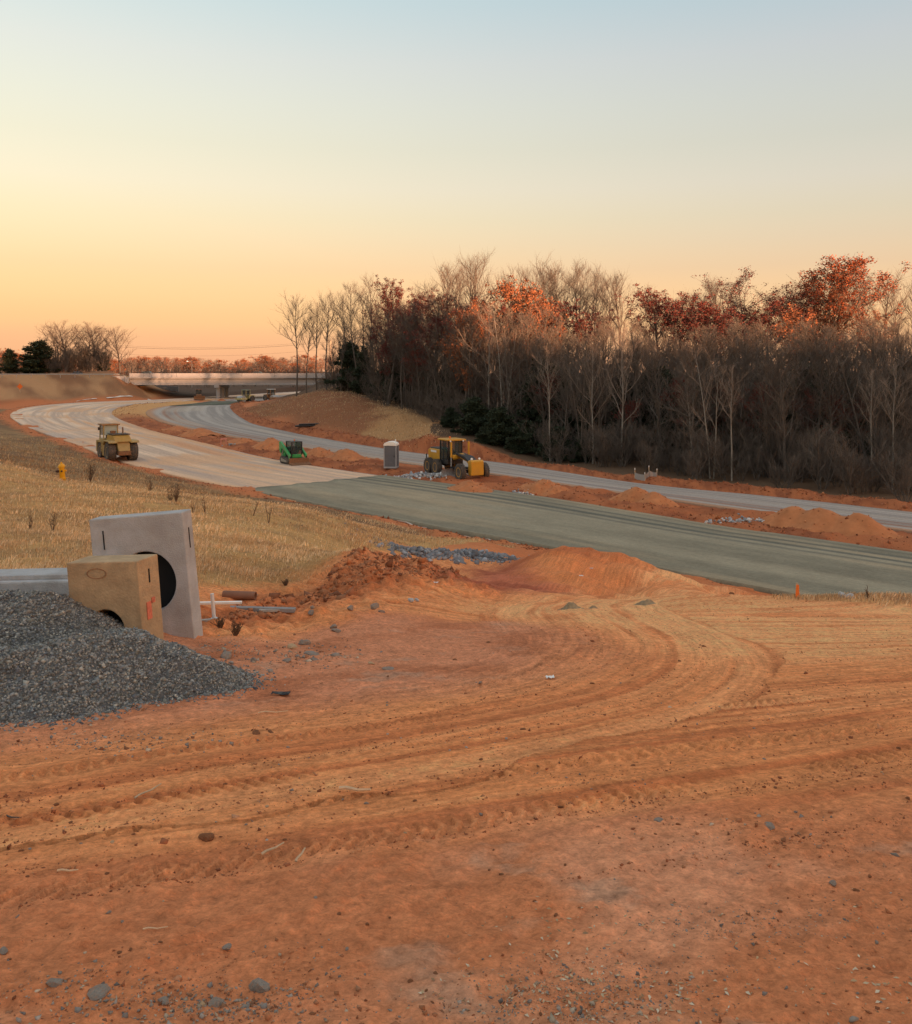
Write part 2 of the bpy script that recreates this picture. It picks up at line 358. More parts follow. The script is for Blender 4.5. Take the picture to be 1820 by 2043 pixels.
RAMP = [Q(880, 13.2), Q(1020, 14.6), Q(1180, 17), Q(1270, 22), Q(1330, 31), Q(1370, 36), Q(1480, 33), Q(1440, 24), Q(1380, 17), Q(1500, 13.6), Q(1900, 12), Q(2300, 10), Q(2300, 8), Q(1820, 8.4), Q(1350, 8.7), Q(1240, 10), Q(1000, 11.8)]
PIT = [Q(900, 15), Q(930, 18), Q(960, 24), Q(1040, 26), Q(1080, 21), Q(1150, 20), Q(1110, 18), Q(1000, 15.6)]
FOREST_F = [(2300, 54), (1820, 60.5), (1400, 72.5), (1100, 88), (870, 113), (760, 140), (680, 165), (560, 205)]
FOREST = [Q(a, b) for a, b in FOREST_F]+[Q(560, 400), Q(3200, 300), Q(3200, 50)]
TURN = catmull([Q(1450, 22), Q(1200, 14.2), Q(1290, 9.1), Q(1200, 7.0), Q(900, 5.95), Q(400, 5.1), Q(-60, 4.5), Q(-900, 4.0)], 6)
def turn_uv(x, y):
    best = np.full(x.shape, 1e9); off = np.zeros(x.shape); al = np.zeros(x.shape); acc = 0
    for i in range(len(TURN)-1):
        a = TURN[i]; d = TURN[i+1]-a; L = np.hypot(*d); t = np.clip(((x-a[0])*d[0]+(y-a[1])*d[1])/L**2, 0, 1); qx = x-a[0]-d[0]*t; qy = y-a[1]-d[1]*t; dd = np.hypot(qx, qy); k = dd < best
        best = np.where(k, dd, best); off = np.where(k, np.sign(qx*d[1]-qy*d[0])*dd, off); al = np.where(k, acc+t*L, al); acc += L
    return off, al
@memo
def flow_uv(x, y):
    """across / along coordinates of the tyre tracks on the earth pad"""
    s_ = .48*(1-sm(6.0, 11, y)); v = y-s_*x*.9; u = x
    k = sm(11.5, 14, y)*(1-sm(2.5, 6.5, np.abs(x-(1.4+(y-13)*.33))))
    v2 = (x-1.4-(y-13)*.33)*.95; u2 = y
    v = v*(1-k)+v2*k; u = u*(1-k)+u2*k; o_, l_ = turn_uv(x, y); w_ = (1-sm(1.0, 1.6, np.abs(o_-.2)+.25*fbm(x*1.2, y*1.2, 2, 49)))*(y < 30)
    return np.where(w_ > .5, o_+40, v), np.where(w_ > .5, l_, u), w_
def height(x, y, fine=True):
    x = np.asarray(x, float).ravel(); y = np.asarray(y, float).ravel()
    z, r = tps(x, y); ang = np.abs(np.arctan2(x, y))
    # behind the viewer: gentle rise to an unseen ridge, added to shade low ground and bridge
    crest = 24.6+2.4*fbm(x/90, y/400, 3, 5)+6.0*sm(1.96, 1.84, ang)
    zb = 7.1+.004*r+(crest-8.5)*sm(250, 430, r)*(1-.4*sm(600, 1500, r))
    z = z+(zb-z)*np.where(x > 0, np.maximum(sm(.80, 1.2, ang)*sm(150, 240, r), sm(1.15, 1.7, ang)), sm(1.15, 1.7, ang))
    far = 4.5+1.5*fbm(x/140, y/140, 2, 8)+22*sm(900, 3000, r)*(.6+.4*fbm(x/700, y/700, 2, 12))
    z = z+(far-z)*sm(330, 480, r)*(1-np.where(x > 0, sm(.75, .95, ang), sm(1.0, 1.5, ang)))
    sA, dA, lA, fA, hA = road_sd(x, y, An, Af); sB, dB, lB, fB, hB = road_sd(x, y, Bn, Bf)
    road = zr(y)
    near = r > 24
    z0 = z
    for s_, sid in ((sA, dA), (sB, dB)):
        k = (1-sm(-.2, 2.2, s_))*near; z = z*(1-k)+(road-.10)*k
    z = np.where(((sA < -.4-.01*r) | (sB < -.4-.01*r)) & near, road-.34, z)
    med = (dA > 0) & (dB < 0) & (sA > -.3) & (sB > -.3) & (sA < 9) & (sB < 9) & near
    m = np.minimum(sA, sB); z = z+np.where(med, sm(0, 1.4, m)*(.14+.25*fbm(x/3, y/3, 3, 21)+.18*fbm(x/.7, y/.7, 2, 22)), 0)
    rough = fbm(x/.8, y/.8, 3, 31)
    berm = np.where((dB > 0) & (sB > -.2) & (y < 235), np.exp(-((sB-1.5)/.85)**2)*(.42+.30*fbm(x/4, y/4, 2, 24)+.22*rough), 0)
    berm2 = np.where((dA < 0) & (sA > -.2) & (y > 34) & (y < 235), np.exp(-((sA-1.3)/.8)**2)*(.16+.14*fbm(x/3, y/3, 2, 25)+.10*rough), 0)
    z = z+(berm+berm2)*near
    if fine:
        v, u, k = flow_uv(x, y); padm = (1-sm(26, 34, r))*sm(.6, 1.2, r)*(y > -4)
        isl = polyd(x, y, ISLE); ram = polyd(x, y, RAMP)
        trk = np.clip(sm(-.2, .4, isl), 0, 1)*sm(3.4, 4.2, y-.25*x)
        st = fbm(v*5.5, u*.22, 3, 41, .6)
        z = z+padm*trk*.8*(.015*st+.006*fbm(v*15, u*.45, 2, 81))
        z = z+padm*(1-trk*.65)*(.018*fbm(x*2.2, y*2.2, 3, 43)+.014*fbm(x*9, y*9, 3, 44)+.009*fbm(x*26, y*26, 2, 45))+padm*.0035*fbm(x*22, y*22, 2, 46)
        for v0, ww, per, ph in ((3.95, .10, .075, 0), (4.55, .09, .09, 1), (5.5, .10, .07, 2), (39.35, .11, .085, 0), (40.75, .11, .085, 1), (40.05, .08, .07, 3)):
            mk_ = np.exp(-((v-v0-.05*np.sin(u*.9+ph))/ww)**4)*sm(-.25, .2, fbm(u*.55+ph*7, v*.4, 2, 53)); z = z+padm*mk_*(-.014+.018*(np.sin(6.283*(u/per+np.abs(v-v0)*5)) > .1))*(y < 9)
        bankm = np.exp(-((polyd(x, y, [Q(440, 10.3), Q(640, 12.3), Q(700, 14.2), Q(780, 15.2), Q(900, 15.8), Q(900, 14.6), Q(700, 12.4), Q(560, 10.8)])/.8).clip(0, 9)**2))
        cl_ = np.abs(fbm(x*1.7, y*1.7, 4, 47, .65))
        z = z+bankm*(.22*cl_+.06*fbm(x*6, y*6, 2, 48))
        mound = np.exp(-(polyd(x, y, [Q(930, 16), Q(1050, 23), Q(1200, 27), Q(1310, 27), Q(1200, 21), Q(1050, 18)])/2).clip(0, 9)**2)
        z = z+mound*(.25*np.abs(fbm(x/1.6, y/1.6, 3, 51))+.04*fbm(x*3, y*3, 2, 52))
        gr = sm(.3, -.8, polyd(x, y, GRASS))
        z = z+gr*(.10*fbm(x/1.6, y/1.6, 3, 61)+.25*fbm(x/6, y/6, 2, 62)*sm(13, 20, r)+.05*fbm(x*2, y*2, 2, 63))
        ek = sm(0, -5, polyd(x, y, EMB)); z = z+ek*1.0*fbm((x+y)/9, (x-y)/26, 3, 66)
        hl = sm(1, -4, polyd(x, y, HILL)); z = z+hl*(.8*fbm(x/9, y/9, 3, 64)+.2*fbm(x/2, y/2, 2, 65))
    return z
def H(x, y): return float(height(np.array([x]), np.array([y]))[0])
def at(px, D, dz=0): x, y = Q(px, D); return Vector((x, y, H(x, y)+dz))

# ------------------------------------------------------------------ ground sheet
def ground_colour(x, y):
    r = np.hypot(x, y); n1 = fbm(x/2.3, y/2.3, 4, 71); n2 = fbm(x*1.3, y*1.3, 4, 72); n3 = fbm(x*6, y*6, 3, 73); n0 = fbm(x/12, y/12, 3, 74)
    def c3(*c): return np.array(c)[None, :]*np.ones((x.size, 1))
    def mix(a, b, k): k = np.clip(k, 0, 1)[:, None]; return a*(1-k)+b*k
    c = c3(.30, .112, .048)
    v, u, kk = flow_uv(x, y)
    # earth pad
    isl = polyd(x, y, ISLE)+.35*n2; ram = polyd(x, y, RAMP)+.5*n2
    trk = sm(-.25, .5, isl)*sm(3.3, 4.3, y-.25*x+.4*n2)
    st = fbm(v*4.2, u*.16, 4, 75, .6)+.45*fbm(v*15, u*.45, 2, 81); st2 = fbm(v*1.1, u*.08, 2, 76)
    cp = mix(c3(.37, .15, .072), c3(.44, .22, .135), sm(.1, .55, n1+.6*n2)*.75)          # pinkish dusty patches
    cp = mix(cp, c3(.31, .110, .048), sm(.05, .45, -n1+.4*n3)*.7)
    cp = mix(cp, c3(.29, .21, .16), sm(.25, .6, fbm(x*1.5+5, y*2.2, 5, 77, .65))*.5*(1-trk*.7))   # grey grit in the clay
    ct = mix(c3(.43, .18, .075), c3(.48, .22, .10), sm(-.1, .55, st+.5*st2)); ct = mix(ct, c3(.31, .105, .042), sm(.12, .5, -st)*.75)  # dark streaks: clay tone, with the ruts' small shadow lines painted in
    ci = mix(c3(.37, .165, .095), c3(.29, .115, .06), sm(-.2, .4, n2)); ci = mix(ci, c3(.30, .21, .16), sm(.15, .6, fbm(x*1.6, y*2.4, 5, 78, .65))*.55)
    cp = mix(cp, ct, trk); cp = mix(cp, ci, sm(.2, -.4, isl))
    tw_ = 1-sm(.2, 1.15, np.abs(v-40.2)); cp = mix(cp, mix(c3(.44, .19, .082), c3(.37, .14, .058), sm(-.2, .4, -st)), tw_*.6*(v > 30))
    cr = mix(c3(.55, .28, .135), c3(.42, .175, .075), sm(-.15, .5, -st+.4*n2))
    cp = mix(cp, cr, sm(.6, -.8, ram)*.85)
    padk = 1-sm(24, 36, r)
    c = mix(c, cp, padk*(y > -60))
    bank = [Q(360, 9.8), Q(520, 10.6), Q(700, 11.9), Q(880, 14.2), Q(930, 15.6), Q(900, 17), Q(700, 15.5), Q(640, 13), Q(440, 11.5)]
    c = mix(c, mix(c3(.29, .105, .045), c3(.36, .15, .07), sm(-.2, .5, n3+n2)), sm(.4, -.3, polyd(x, y, bank)+.3*n2))
    c = mix(c, mix(c3(.22, .065, .036), c3(.30, .10, .06), sm(-.3, .4, n2)), sm(.8, -.5, polyd(x, y, PIT)+.4*n2))
    mnd = [Q(1080, 19.5), Q(1070, 27), Q(1200, 28), Q(1330, 28), Q(1260, 22), Q(1150, 19.5)]
    c = mix(c, mix(c3(.40, .155, .062), c3(.29, .095, .038), sm(-.2, .5, fbm(x/1.2, y/2.2, 3, 79))), sm(1.2, -.6, polyd(x, y, mnd)+.4*n2)*(1-sm(.5, -.5, ram)))
    # dry grass
    cg = mix(c3(.40, .235, .095), c3(.30, .165, .066), sm(-.2, .5, n1)); cg = mix(cg, c3(.20, .12, .06), sm(.1, .5, n2)*.5)
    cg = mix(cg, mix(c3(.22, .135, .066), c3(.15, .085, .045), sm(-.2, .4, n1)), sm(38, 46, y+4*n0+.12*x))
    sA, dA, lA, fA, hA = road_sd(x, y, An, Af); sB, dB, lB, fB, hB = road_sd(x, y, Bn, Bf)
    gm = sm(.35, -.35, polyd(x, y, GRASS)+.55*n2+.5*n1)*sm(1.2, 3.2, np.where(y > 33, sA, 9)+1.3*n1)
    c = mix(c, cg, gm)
    c = mix(c, mix(c3(.36, .22, .10), c3(.26, .14, .065), sm(-.2, .4, n2)), sm(.3, -.2, polyd(x, y, STRIP)+.35*n2)*.85)
    hm = sm(2.5, -1.5, polyd(x, y, HILL)+2*n0); ch = mix(c3(.30, .185, .09), c3(.185, .085, .042), sm(-.25, .25, .5*n0+.3*n1+sm(-6, -20, x)*1.3-.45)); c = mix(c, ch, hm*(sB > 2.5))
    em = sm(2, -2, polyd(x, y, EMB)); c = mix(c, mix(c3(.33, .205, .11), c3(.18, .10, .055), sm(-.3, .4, fbm((x+y)/8, (x-y)/22, 4, 80))), em)
    # windrows of red clay along the road edges
    c = mix(c, mix(c3(.235, .088, .040), c3(.15, .054, .027), sm(-.3, .4, n2+.6*n3)), ((dB > 0) & (sB < 4.2) & (sB > -.5) & (y < 235) & (r > 30)).astype(float)*sm(3.4, 2.4, sB+n2))
    med = ((dA > 0) & (dB < 0) & (sA < 12) & (sB < 12) & (r > 30)).astype(float)
    c = mix(c, mix(c3(.25, .092, .041), c3(.155, .054, .026), sm(-.3, .5, n1+.6*n2)), med)
    c = mix(c, c3(.34, .20, .09), med*sm(150, 175, y))
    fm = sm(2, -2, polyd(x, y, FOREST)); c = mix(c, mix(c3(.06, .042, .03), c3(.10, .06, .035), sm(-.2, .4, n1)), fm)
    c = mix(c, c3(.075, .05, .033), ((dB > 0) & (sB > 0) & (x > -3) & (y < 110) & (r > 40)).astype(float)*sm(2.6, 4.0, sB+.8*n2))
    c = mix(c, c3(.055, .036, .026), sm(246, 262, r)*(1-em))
    c = c*(1+.22*fbm(x*17, y*17, 3, 82)*(r < 16))[:, None]*(1+.12*n3[:, None]*(r < 40)[:, None])
    gk = np.clip(gm+hm+em, 0, 1)[:, None]; gk = np.where((sB[:, None] < 2.5) & (r[:, None] > 60) & (gm[:, None] < .1) & (em[:, None] < .1), 0, gk)
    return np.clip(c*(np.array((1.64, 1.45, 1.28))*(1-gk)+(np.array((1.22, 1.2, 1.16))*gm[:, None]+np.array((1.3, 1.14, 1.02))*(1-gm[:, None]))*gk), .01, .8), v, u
def make_ground():
    fa = np.linspace(-R(33), R(33), 560); ra = np.linspace(R(34), 2*math.pi-R(34), 100)[1:-1]; ang = np.concatenate([fa, ra])
    rad = np.concatenate([np.geomspace(.5, 1.9, 26, endpoint=False), np.geomspace(1.9, 16, 480, endpoint=False), np.geomspace(16, 45, 160, endpoint=False), np.geomspace(45, 330, 210, endpoint=False), np.geomspace(330, 7000, 60)])
    na = len(ang); nr = len(rad); x = (np.sin(ang)[None]*rad[:, None]).ravel(); y = (np.cos(ang)[None]*rad[:, None]).ravel()
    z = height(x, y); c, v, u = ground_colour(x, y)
    i = np.arange(nr-1)[:, None]*na; j = np.arange(na)[None]; j2 = (j+1) % na
    q = np.stack([i+j, i+na+j, i+na+j2, i+j2], -1).reshape(-1, 4)[:, ::-1]
    V = np.vstack([np.stack([x, y, z], 1), [[0, 0, pad(.5)]]]); cc = np.vstack([c, c[:1]]); tk = sm(-.25, .5, polyd(x, y, ISLE))*sm(3.3, 4.3, y-.25*x); fl = np.stack([np.r_[v, 0], np.r_[u, 0], np.r_[np.maximum(.12, np.where(v > 30, 1, tk)*(np.hypot(x, y) < 34)), 0]], 1)
    me = npmesh('ground', V, quad=q, smooth=True, mat=attr_mat('earth', bump=.75, bsc=(26, 130), dist=.022, var=.38, flow='flow'))
    set_col(me, cc); set_vec(me, fl, 'flow'); o = bpy.data.objects.new('ground', me); link(o); o['kind'] = 'structure'; return o
make_ground()

# ------------------------------------------------------------------ carriageways
def road_strip(name, n, f, s0, s1, lift, m, cfun, across=14, jag=0.0, step=.8, inset=(0, 0)):
    """a layer of road base between two distances along the centre line, with real thickness"""
    c = (n+f)/2; d = np.r_[0, np.cumsum(np.hypot(*np.diff(c, axis=0).T))]; s1 = min(s1, d[-1])
    k = max(2, int((s1-s0)/step)); s_ = np.linspace(s0, s1, k)
    nx = np.stack([np.interp(s_, d, n[:, i]) for i in (0, 1)], 1); fx = np.stack([np.interp(s_, d, f[:, i]) for i in (0, 1)], 1)
    t = np.linspace(inset[0], 1-inset[1], across); fr = np.linspace(0, 1, k)[:, None]**1.0; sg = s_[:, None]+jag*fr**12*fbm(t*9, t*0, 3, 93)[None]
    nn_ = [np.interp(sg, d, n[:, i]) for i in (0, 1)]; ff_ = [np.interp(sg, d, f[:, i]) for i in (0, 1)]; p = np.stack([nn_[i]*(1-t)[None]+ff_[i]*t[None] for i in (0, 1)], -1)
    wob = .12*fbm(s_/2.5, s_*0, 3, 91)[:, None, None]; dirn = (fx-nx)/np.linalg.norm(fx-nx, axis=1)[:, None]
    p[:, 0] += dirn*wob[:, 0]; p[:, -1] += dirn*wob[::-1, 0]
    x = p[..., 0].ravel(); y = p[..., 1].ravel()
    A_ = np.repeat(s_, across); T = np.tile(t, k); W = np.repeat(np.linalg.norm(fx-nx, axis=1), across)
    z = zr(y)+lift+.02*fbm(T*W*.8, A_*.05, 3, 92)
    idx = np.arange(k*across).reshape(k, across); q = np.stack([idx[:-1, :-1], idx[:-1, 1:], idx[1:, 1:], idx[1:, :-1]], -1).reshape(-1, 4)
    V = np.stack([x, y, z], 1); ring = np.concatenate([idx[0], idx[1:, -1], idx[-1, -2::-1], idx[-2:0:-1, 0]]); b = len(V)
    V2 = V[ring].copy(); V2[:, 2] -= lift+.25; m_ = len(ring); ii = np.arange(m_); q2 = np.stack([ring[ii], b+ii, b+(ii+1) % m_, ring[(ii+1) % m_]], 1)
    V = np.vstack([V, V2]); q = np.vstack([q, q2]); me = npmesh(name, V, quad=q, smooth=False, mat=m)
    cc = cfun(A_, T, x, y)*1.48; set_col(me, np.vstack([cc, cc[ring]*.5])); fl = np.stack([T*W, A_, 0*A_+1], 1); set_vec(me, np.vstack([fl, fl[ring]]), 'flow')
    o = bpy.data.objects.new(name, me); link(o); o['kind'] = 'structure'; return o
def mixc(a, b, k): k = np.clip(k, 0, 1)[:, None]; return np.array(a)*(1-k)+np.array(b)*k
def green_c(s_, t, x, y):
    st = fbm(t*26, s_*.035, 4, 95, .6); c = mixc((.142, .126, .090), (.195, .170, .120), sm(-.3, .4, fbm(t*7, s_*.03, 3, 96)))
    dk = np.exp(-((t-.80)/.16)**2)*sm(-.05, .35, np.sin(t*75+.6*np.sin(s_*.05))*.5+.6*st); c = mixc(c, (.065, .068, .058), dk*.8)
    c = mixc(c, (.25, .195, .125), sm(.1, .6, fbm(t*6+3, s_*.06, 4, 97))*.6*(1-dk)); return c*(1+.14*fbm(x*1.2, y*1.2, 3, 94))[:, None]
def tan_c(s_, t, x, y):
    st = fbm(t*22, s_*.03, 4, 98, .62); s2 = fbm(t*5, s_*.02, 3, 99); c = mixc((.36, .275, .215), (.56, .43, .31), sm(-.3, .4, st))
    c = mixc(c, (.42, .21, .10), sm(.12, .5, s2+.5*st)*.75); c = mixc(c, (.28, .235, .21), sm(.15, .5, -s2+.3*st)*.7)
    c = mixc(c, (.52, .33, .19), sm(100, 60, y)*.75*sm(-.5, .2, st)); return mixc(c, (.46, .28, .16), sm(.05, .4, fbm(x/9, y/9, 3, 100)+.4*st)*.7)*np.array((.93, .88, .86))
def blue_c(s_, t, x, y):
    st = fbm(t*18, s_*.03, 4, 101, .6); c = mixc((.235, .205, .185), (.34, .295, .26), sm(-.3, .4, st))
    rut = np.exp(-((t-.20)/.025)**2)+np.exp(-((t-.33)/.02)**2)*.8+np.exp(-((t-.26)/.012)**2)*.5
    c = mixc(c, (.24, .105, .06), rut*.85*sm(-.5, .1, fbm(t*3, s_*.05, 3, 102))); c = mixc(c, (.37, .19, .10), np.exp(-((t-.03)/.06)**2)*.9)
    return mixc(c, (.40, .32, .25), sm(.1, .5, fbm(t*4, s_*.03, 3, 103))*.45)*.80
def drk_c(s_, t, x, y): return mixc((.055, .06, .045), (.09, .09, .065), sm(-.3, .4, fbm(t*14, s_*.05, 3, 104)))
M_base = attr_mat('road_base', bump=.35, bsc=(6, 40), dist=.02, var=.24, flow='flow')
def along(n, f, x, y): return float(road_sd(np.array([x]), np.array([y]), n, f)[2][0])
sG = along(An, Af, *RD(640, 963)); A_end = 1e9
road_strip('gravel_carriageway', An, Af, sG-8, 1e9, .012, M_base, tan_c, across=70, step=1.6)
road_strip('treated_carriageway', An, Af, 20, sG, .10, M_base, green_c, across=90, step=1.2, jag=1.1)
road_strip('far_carriageway', Bn, Bf, 20, 1e9, .012, M_base, blue_c, across=60, step=1.6)
sD0 = along(Bn, Bf, *RD(410, 809)); sD1 = along(Bn, Bf, *RD(470, 801))
road_strip('dark_road_layer', Bn, Bf, sD0, sD1, .10, M_base, drk_c, inset=(.1, .06))

# ------------------------------------------------------------------ trees
M_bark = mat('grey_brown_bark', (.115, .095, .08), .95, .3, 3)
M_pale = mat('pale_bark', (.27, .245, .21), .9, .25, 2)
M_twig = mat('twigs', (.135, .110, .090), .95, .2, 1)
M_twigp = mat('pale_twigs', (.27, .21, .165), .95, .2, 1)
M_red = mat('dark_red_leaves', (.15, .036, .026), .8, .45, 2.5)
M_rus = mat('russet_leaves', (.26, .095, .04), .8, .4, 2.5)
M_ora = mat('orange_leaves', (.27, .075, .028), .8, .4, 2.5)
M_evg = mat('evergreen_needles', (.030, .042, .022), .85, .5, 1.5)
def segs_mesh(segs, n):
    if not len(segs): return np.zeros((0, 3)), np.zeros((0, 3), int)
    a = np.array([s_[0] for s_ in segs]); b = np.array([s_[1] for s_ in segs]); ra = np.array([s_[2] for s_ in segs]); rb = np.array([s_[3] for s_ in segs])
    d = b-a; d /= np.linalg.norm(d, axis=1)[:, None]+1e-9; ref = np.where(np.abs(d[:, 2:3]) > .9, [[1., 0, 0]], [[0., 0, 1]])
    u = np.cross(d, ref); u /= np.linalg.norm(u, axis=1)[:, None]+1e-9; v = np.cross(d, u); t = np.arange(n)/n*2*math.pi
    ring = u[:, None]*np.cos(t)[None, :, None]+v[:, None]*np.sin(t)[None, :, None]
    V = np.concatenate([a[:, None]+ring*ra[:, None, None], b[:, None]+ring*rb[:, None, None]], 1).reshape(-1, 3)
    k = np.arange(len(segs))[:, None]*2*n; i = np.arange(n)[None]; j = (i+1) % n
    T = np.concatenate([np.stack([k+i, k+j, k+n+j], -1).reshape(-1, 3), np.stack([k+i, k+n+j, k+n+i], -1).reshape(-1, 3)])
    return V, T
def join(parts):
    V = []; T = []; b = 0
    for v, t in parts: V.append(v); T.append(t+b); b += len(v)
    return np.vstack(V), np.vstack(T)
def branch(rng, p, d, L, r, n, up, wob):
    """a bending branch as a list of segments and its points"""
    out_ = []; pts = [p]; st = L/n
    for i in range(n):
        d = d+np.array((rng.gauss(0, wob), rng.gauss(0, wob), rng.gauss(0, wob)+up)); d = d/np.linalg.norm(d); q = p+d*st
        out_.append((p, q, r*(1-i/n*.75), r*(1-(i+1)/n*.75))); p = q; pts.append(p)
    return out_, pts, d
def leaf_cloud(rng, pts, per, size, spread):
    m = len(pts)*per; r_ = np.random.RandomState(rng.randint(0, 10**6)); c = np.repeat(np.array(pts), per, 0)+r_.normal(0, spread, (m, 3))
    a = r_.normal(0, 1, (m, 3)); a /= np.linalg.norm(a, axis=1)[:, None]; b = np.cross(a, r_.normal(0, 1, (m, 3))); b /= np.linalg.norm(b, axis=1)[:, None]
    s_ = size*r_.uniform(.6, 1.4, (m, 1)); V = np.stack([c-a*s_, c+b*s_*.55, c+a*s_, c-b*s_*.55], 1).reshape(-1, 3)
    k = np.arange(m)[:, None]*4; return V, np.concatenate([k+np.array([0, 1, 2]), k+np.array([0, 2, 3])])
def make_tree(seed, Ht=20, r0=.2, t0=.45, n1=20, n2=6, n3=5, L1=4.5, el=55, up=.10, stems=1, spread=.12, leaves=None, per=3, lsize=.2, narrow=.5, bark=None, twig=None, tw=.014):
    rng = random.Random(seed); tr = []; b1 = []; b2 = []; b3 = []; tips = []
    for s_ in range(stems):
        az0 = rng.random()*6.28; lean = 0 if stems == 1 else spread*(.6+.8*rng.random())
        d = np.array((math.cos(az0)*lean, math.sin(az0)*lean, 1.)); hh = Ht*(1 if s_ == 0 else rng.uniform(.75, .97)); n = 12
        p = np.array((math.cos(az0)*.25*(stems > 1), math.sin(az0)*.25*(stems > 1), -.3)); pts = [p]
        rs = r0*(1 if stems == 1 else .75)
        for i in range(n):
            d = d+np.array((rng.gauss(0, .03), rng.gauss(0, .03), .03)); d /= np.linalg.norm(d); q = p+d*hh/n
            f0 = i/n; f1 = (i+1)/n; tr.append((p, q, rs*(1-f0)**.8+.02, rs*(1-f1)**.8+.02)); p = q; pts.append(p)
        for k in range(n1 if stems == 1 else max(6, n1//stems)):
            t = t0+(1-t0)*(k+rng.random())/(n1 if stems == 1 else max(6, n1//stems)); t = min(t, .985); f = t*n; i = int(f); p = pts[i]+(pts[min(i+1, n)]-pts[i])*(f-i)
            u = (t-t0)/(1-t0); prof = (1-u)**narrow*(.55+.45*min(1, u*3))+.12
            az = k*2.4+rng.gauss(0, .4); e = R(el+rng.gauss(0, 13)+3*u); d = np.array((math.cos(az)*math.cos(e), math.sin(az)*math.cos(e), math.sin(e)))
            L = L1*prof*rng.uniform(.75, 1.2); r = max(.025, rs*(1-t)**.8*.55+.02)
            sg, bp, dd = branch(rng, p, d, L, r, 5, up, .09); b1 += sg
            for m in range(n2):
                w_ = .25+.75*(m+rng.random())/n2; f2 = w_*5; j = min(4, int(f2)); p2 = bp[j]+(bp[j+1]-bp[j])*(f2-j)
                dv = bp[j+1]-bp[j]; dv = dv/np.linalg.norm(dv); sd_ = np.array((rng.gauss(0, 1), rng.gauss(0, 1), rng.gauss(0, .5)+.3)); d2 = dv*.9+sd_/np.linalg.norm(sd_)*.75
                sg, cp, _ = branch(rng, p2, d2/np.linalg.norm(d2), L*.42*rng.uniform(.6, 1.3)*(1.15-.5*w_)+.25, r*.42+.006, 3, up*.8, .12); b2 += sg
                for q_ in range(n3):
                    w3 = (q_+rng.random())/n3; f3 = w3*3; j3 = min(2, int(f3)); p3 = cp[j3]+(cp[j3+1]-cp[j3])*(f3-j3); dv = cp[j3+1]-cp[j3]; dv = dv/np.linalg.norm(dv)
                    sd_ = np.array((rng.gauss(0, 1), rng.gauss(0, 1), rng.gauss(0, .6)+.4)); d3 = dv*.9+sd_/np.linalg.norm(sd_)*.7
                    sg, tp, _ = branch(rng, p3, d3/np.linalg.norm(d3), L*.2*rng.uniform(.6, 1.4)+.25, tw, 2, up, .12); b3 += sg; tips += tp[1:]
    trunk = [npmesh('trunk', *(lambda q: (q[0], None, bark or M_bark, True, q[1]))(segs_mesh(tr[i*12:i*12+12], 7))) for i in range(stems)]
    V, T = join([segs_mesh(b1, 4), segs_mesh(b2, 3), segs_mesh(b3, 3)]); crown = npmesh('crown', V, tri=T, mat=twig or M_twig)
    lm = None
    if leaves is not None:
        tips = [tips[i] for i in range(len(tips)) if rng.random() < .42]; V, T = leaf_cloud(rng, tips, int(per*2.4+.5), lsize, .17); lm = npmesh('leaves', V, tri=T, mat=leaves)
    return dict(H=Ht, trunk=trunk, crown=crown, leaves=lm)
def make_conifer(seed, Ht=10, rad=2.6, n=1500, r0=.15, shape=1.0, base=.04, size=.34, ragged=.25):
    rng = random.Random(seed); nr = np.random.RandomState(seed); tr = [(np.array((0, 0, -.3)), np.array((0, 0, Ht*.97)), r0, .02)]; br = []; pts = []
    for k in range(90):
        t = base+(1-base)*(k+rng.random())/90; L = rad*((1-t)**shape)*rng.uniform(1-ragged*2, 1+ragged)+.12; az = k*2.4+rng.gauss(0, .3); e = rng.uniform(-.1, .55)
        p = np.array((0, 0, t*Ht*.97)); d = np.array((math.cos(az)*math.cos(e), math.sin(az)*math.cos(e), math.sin(e))); br.append((p, p+d*L, .03, .01))
        for m in range(max(3, int(n/90*L/rad*2))): pts.append(p+d*L*(rng.random()**.6)+np.array((rng.gauss(0, .16), rng.gauss(0, .16), rng.gauss(0, .12))))
    V, T = segs_mesh(tr, 7); trunk = [npmesh('trunk', V, tri=T, smooth=True, mat=M_bark)]
    V, T = segs_mesh(br, 3); crown = npmesh('crown', V, tri=T, mat=M_bark)
    V, T = leaf_cloud(rng, pts, 9, size*.55, .2); lv = npmesh('foliage', V, tri=T, mat=M_evg)
    return dict(H=Ht, trunk=trunk, crown=crown, leaves=lv, lname='foliage')
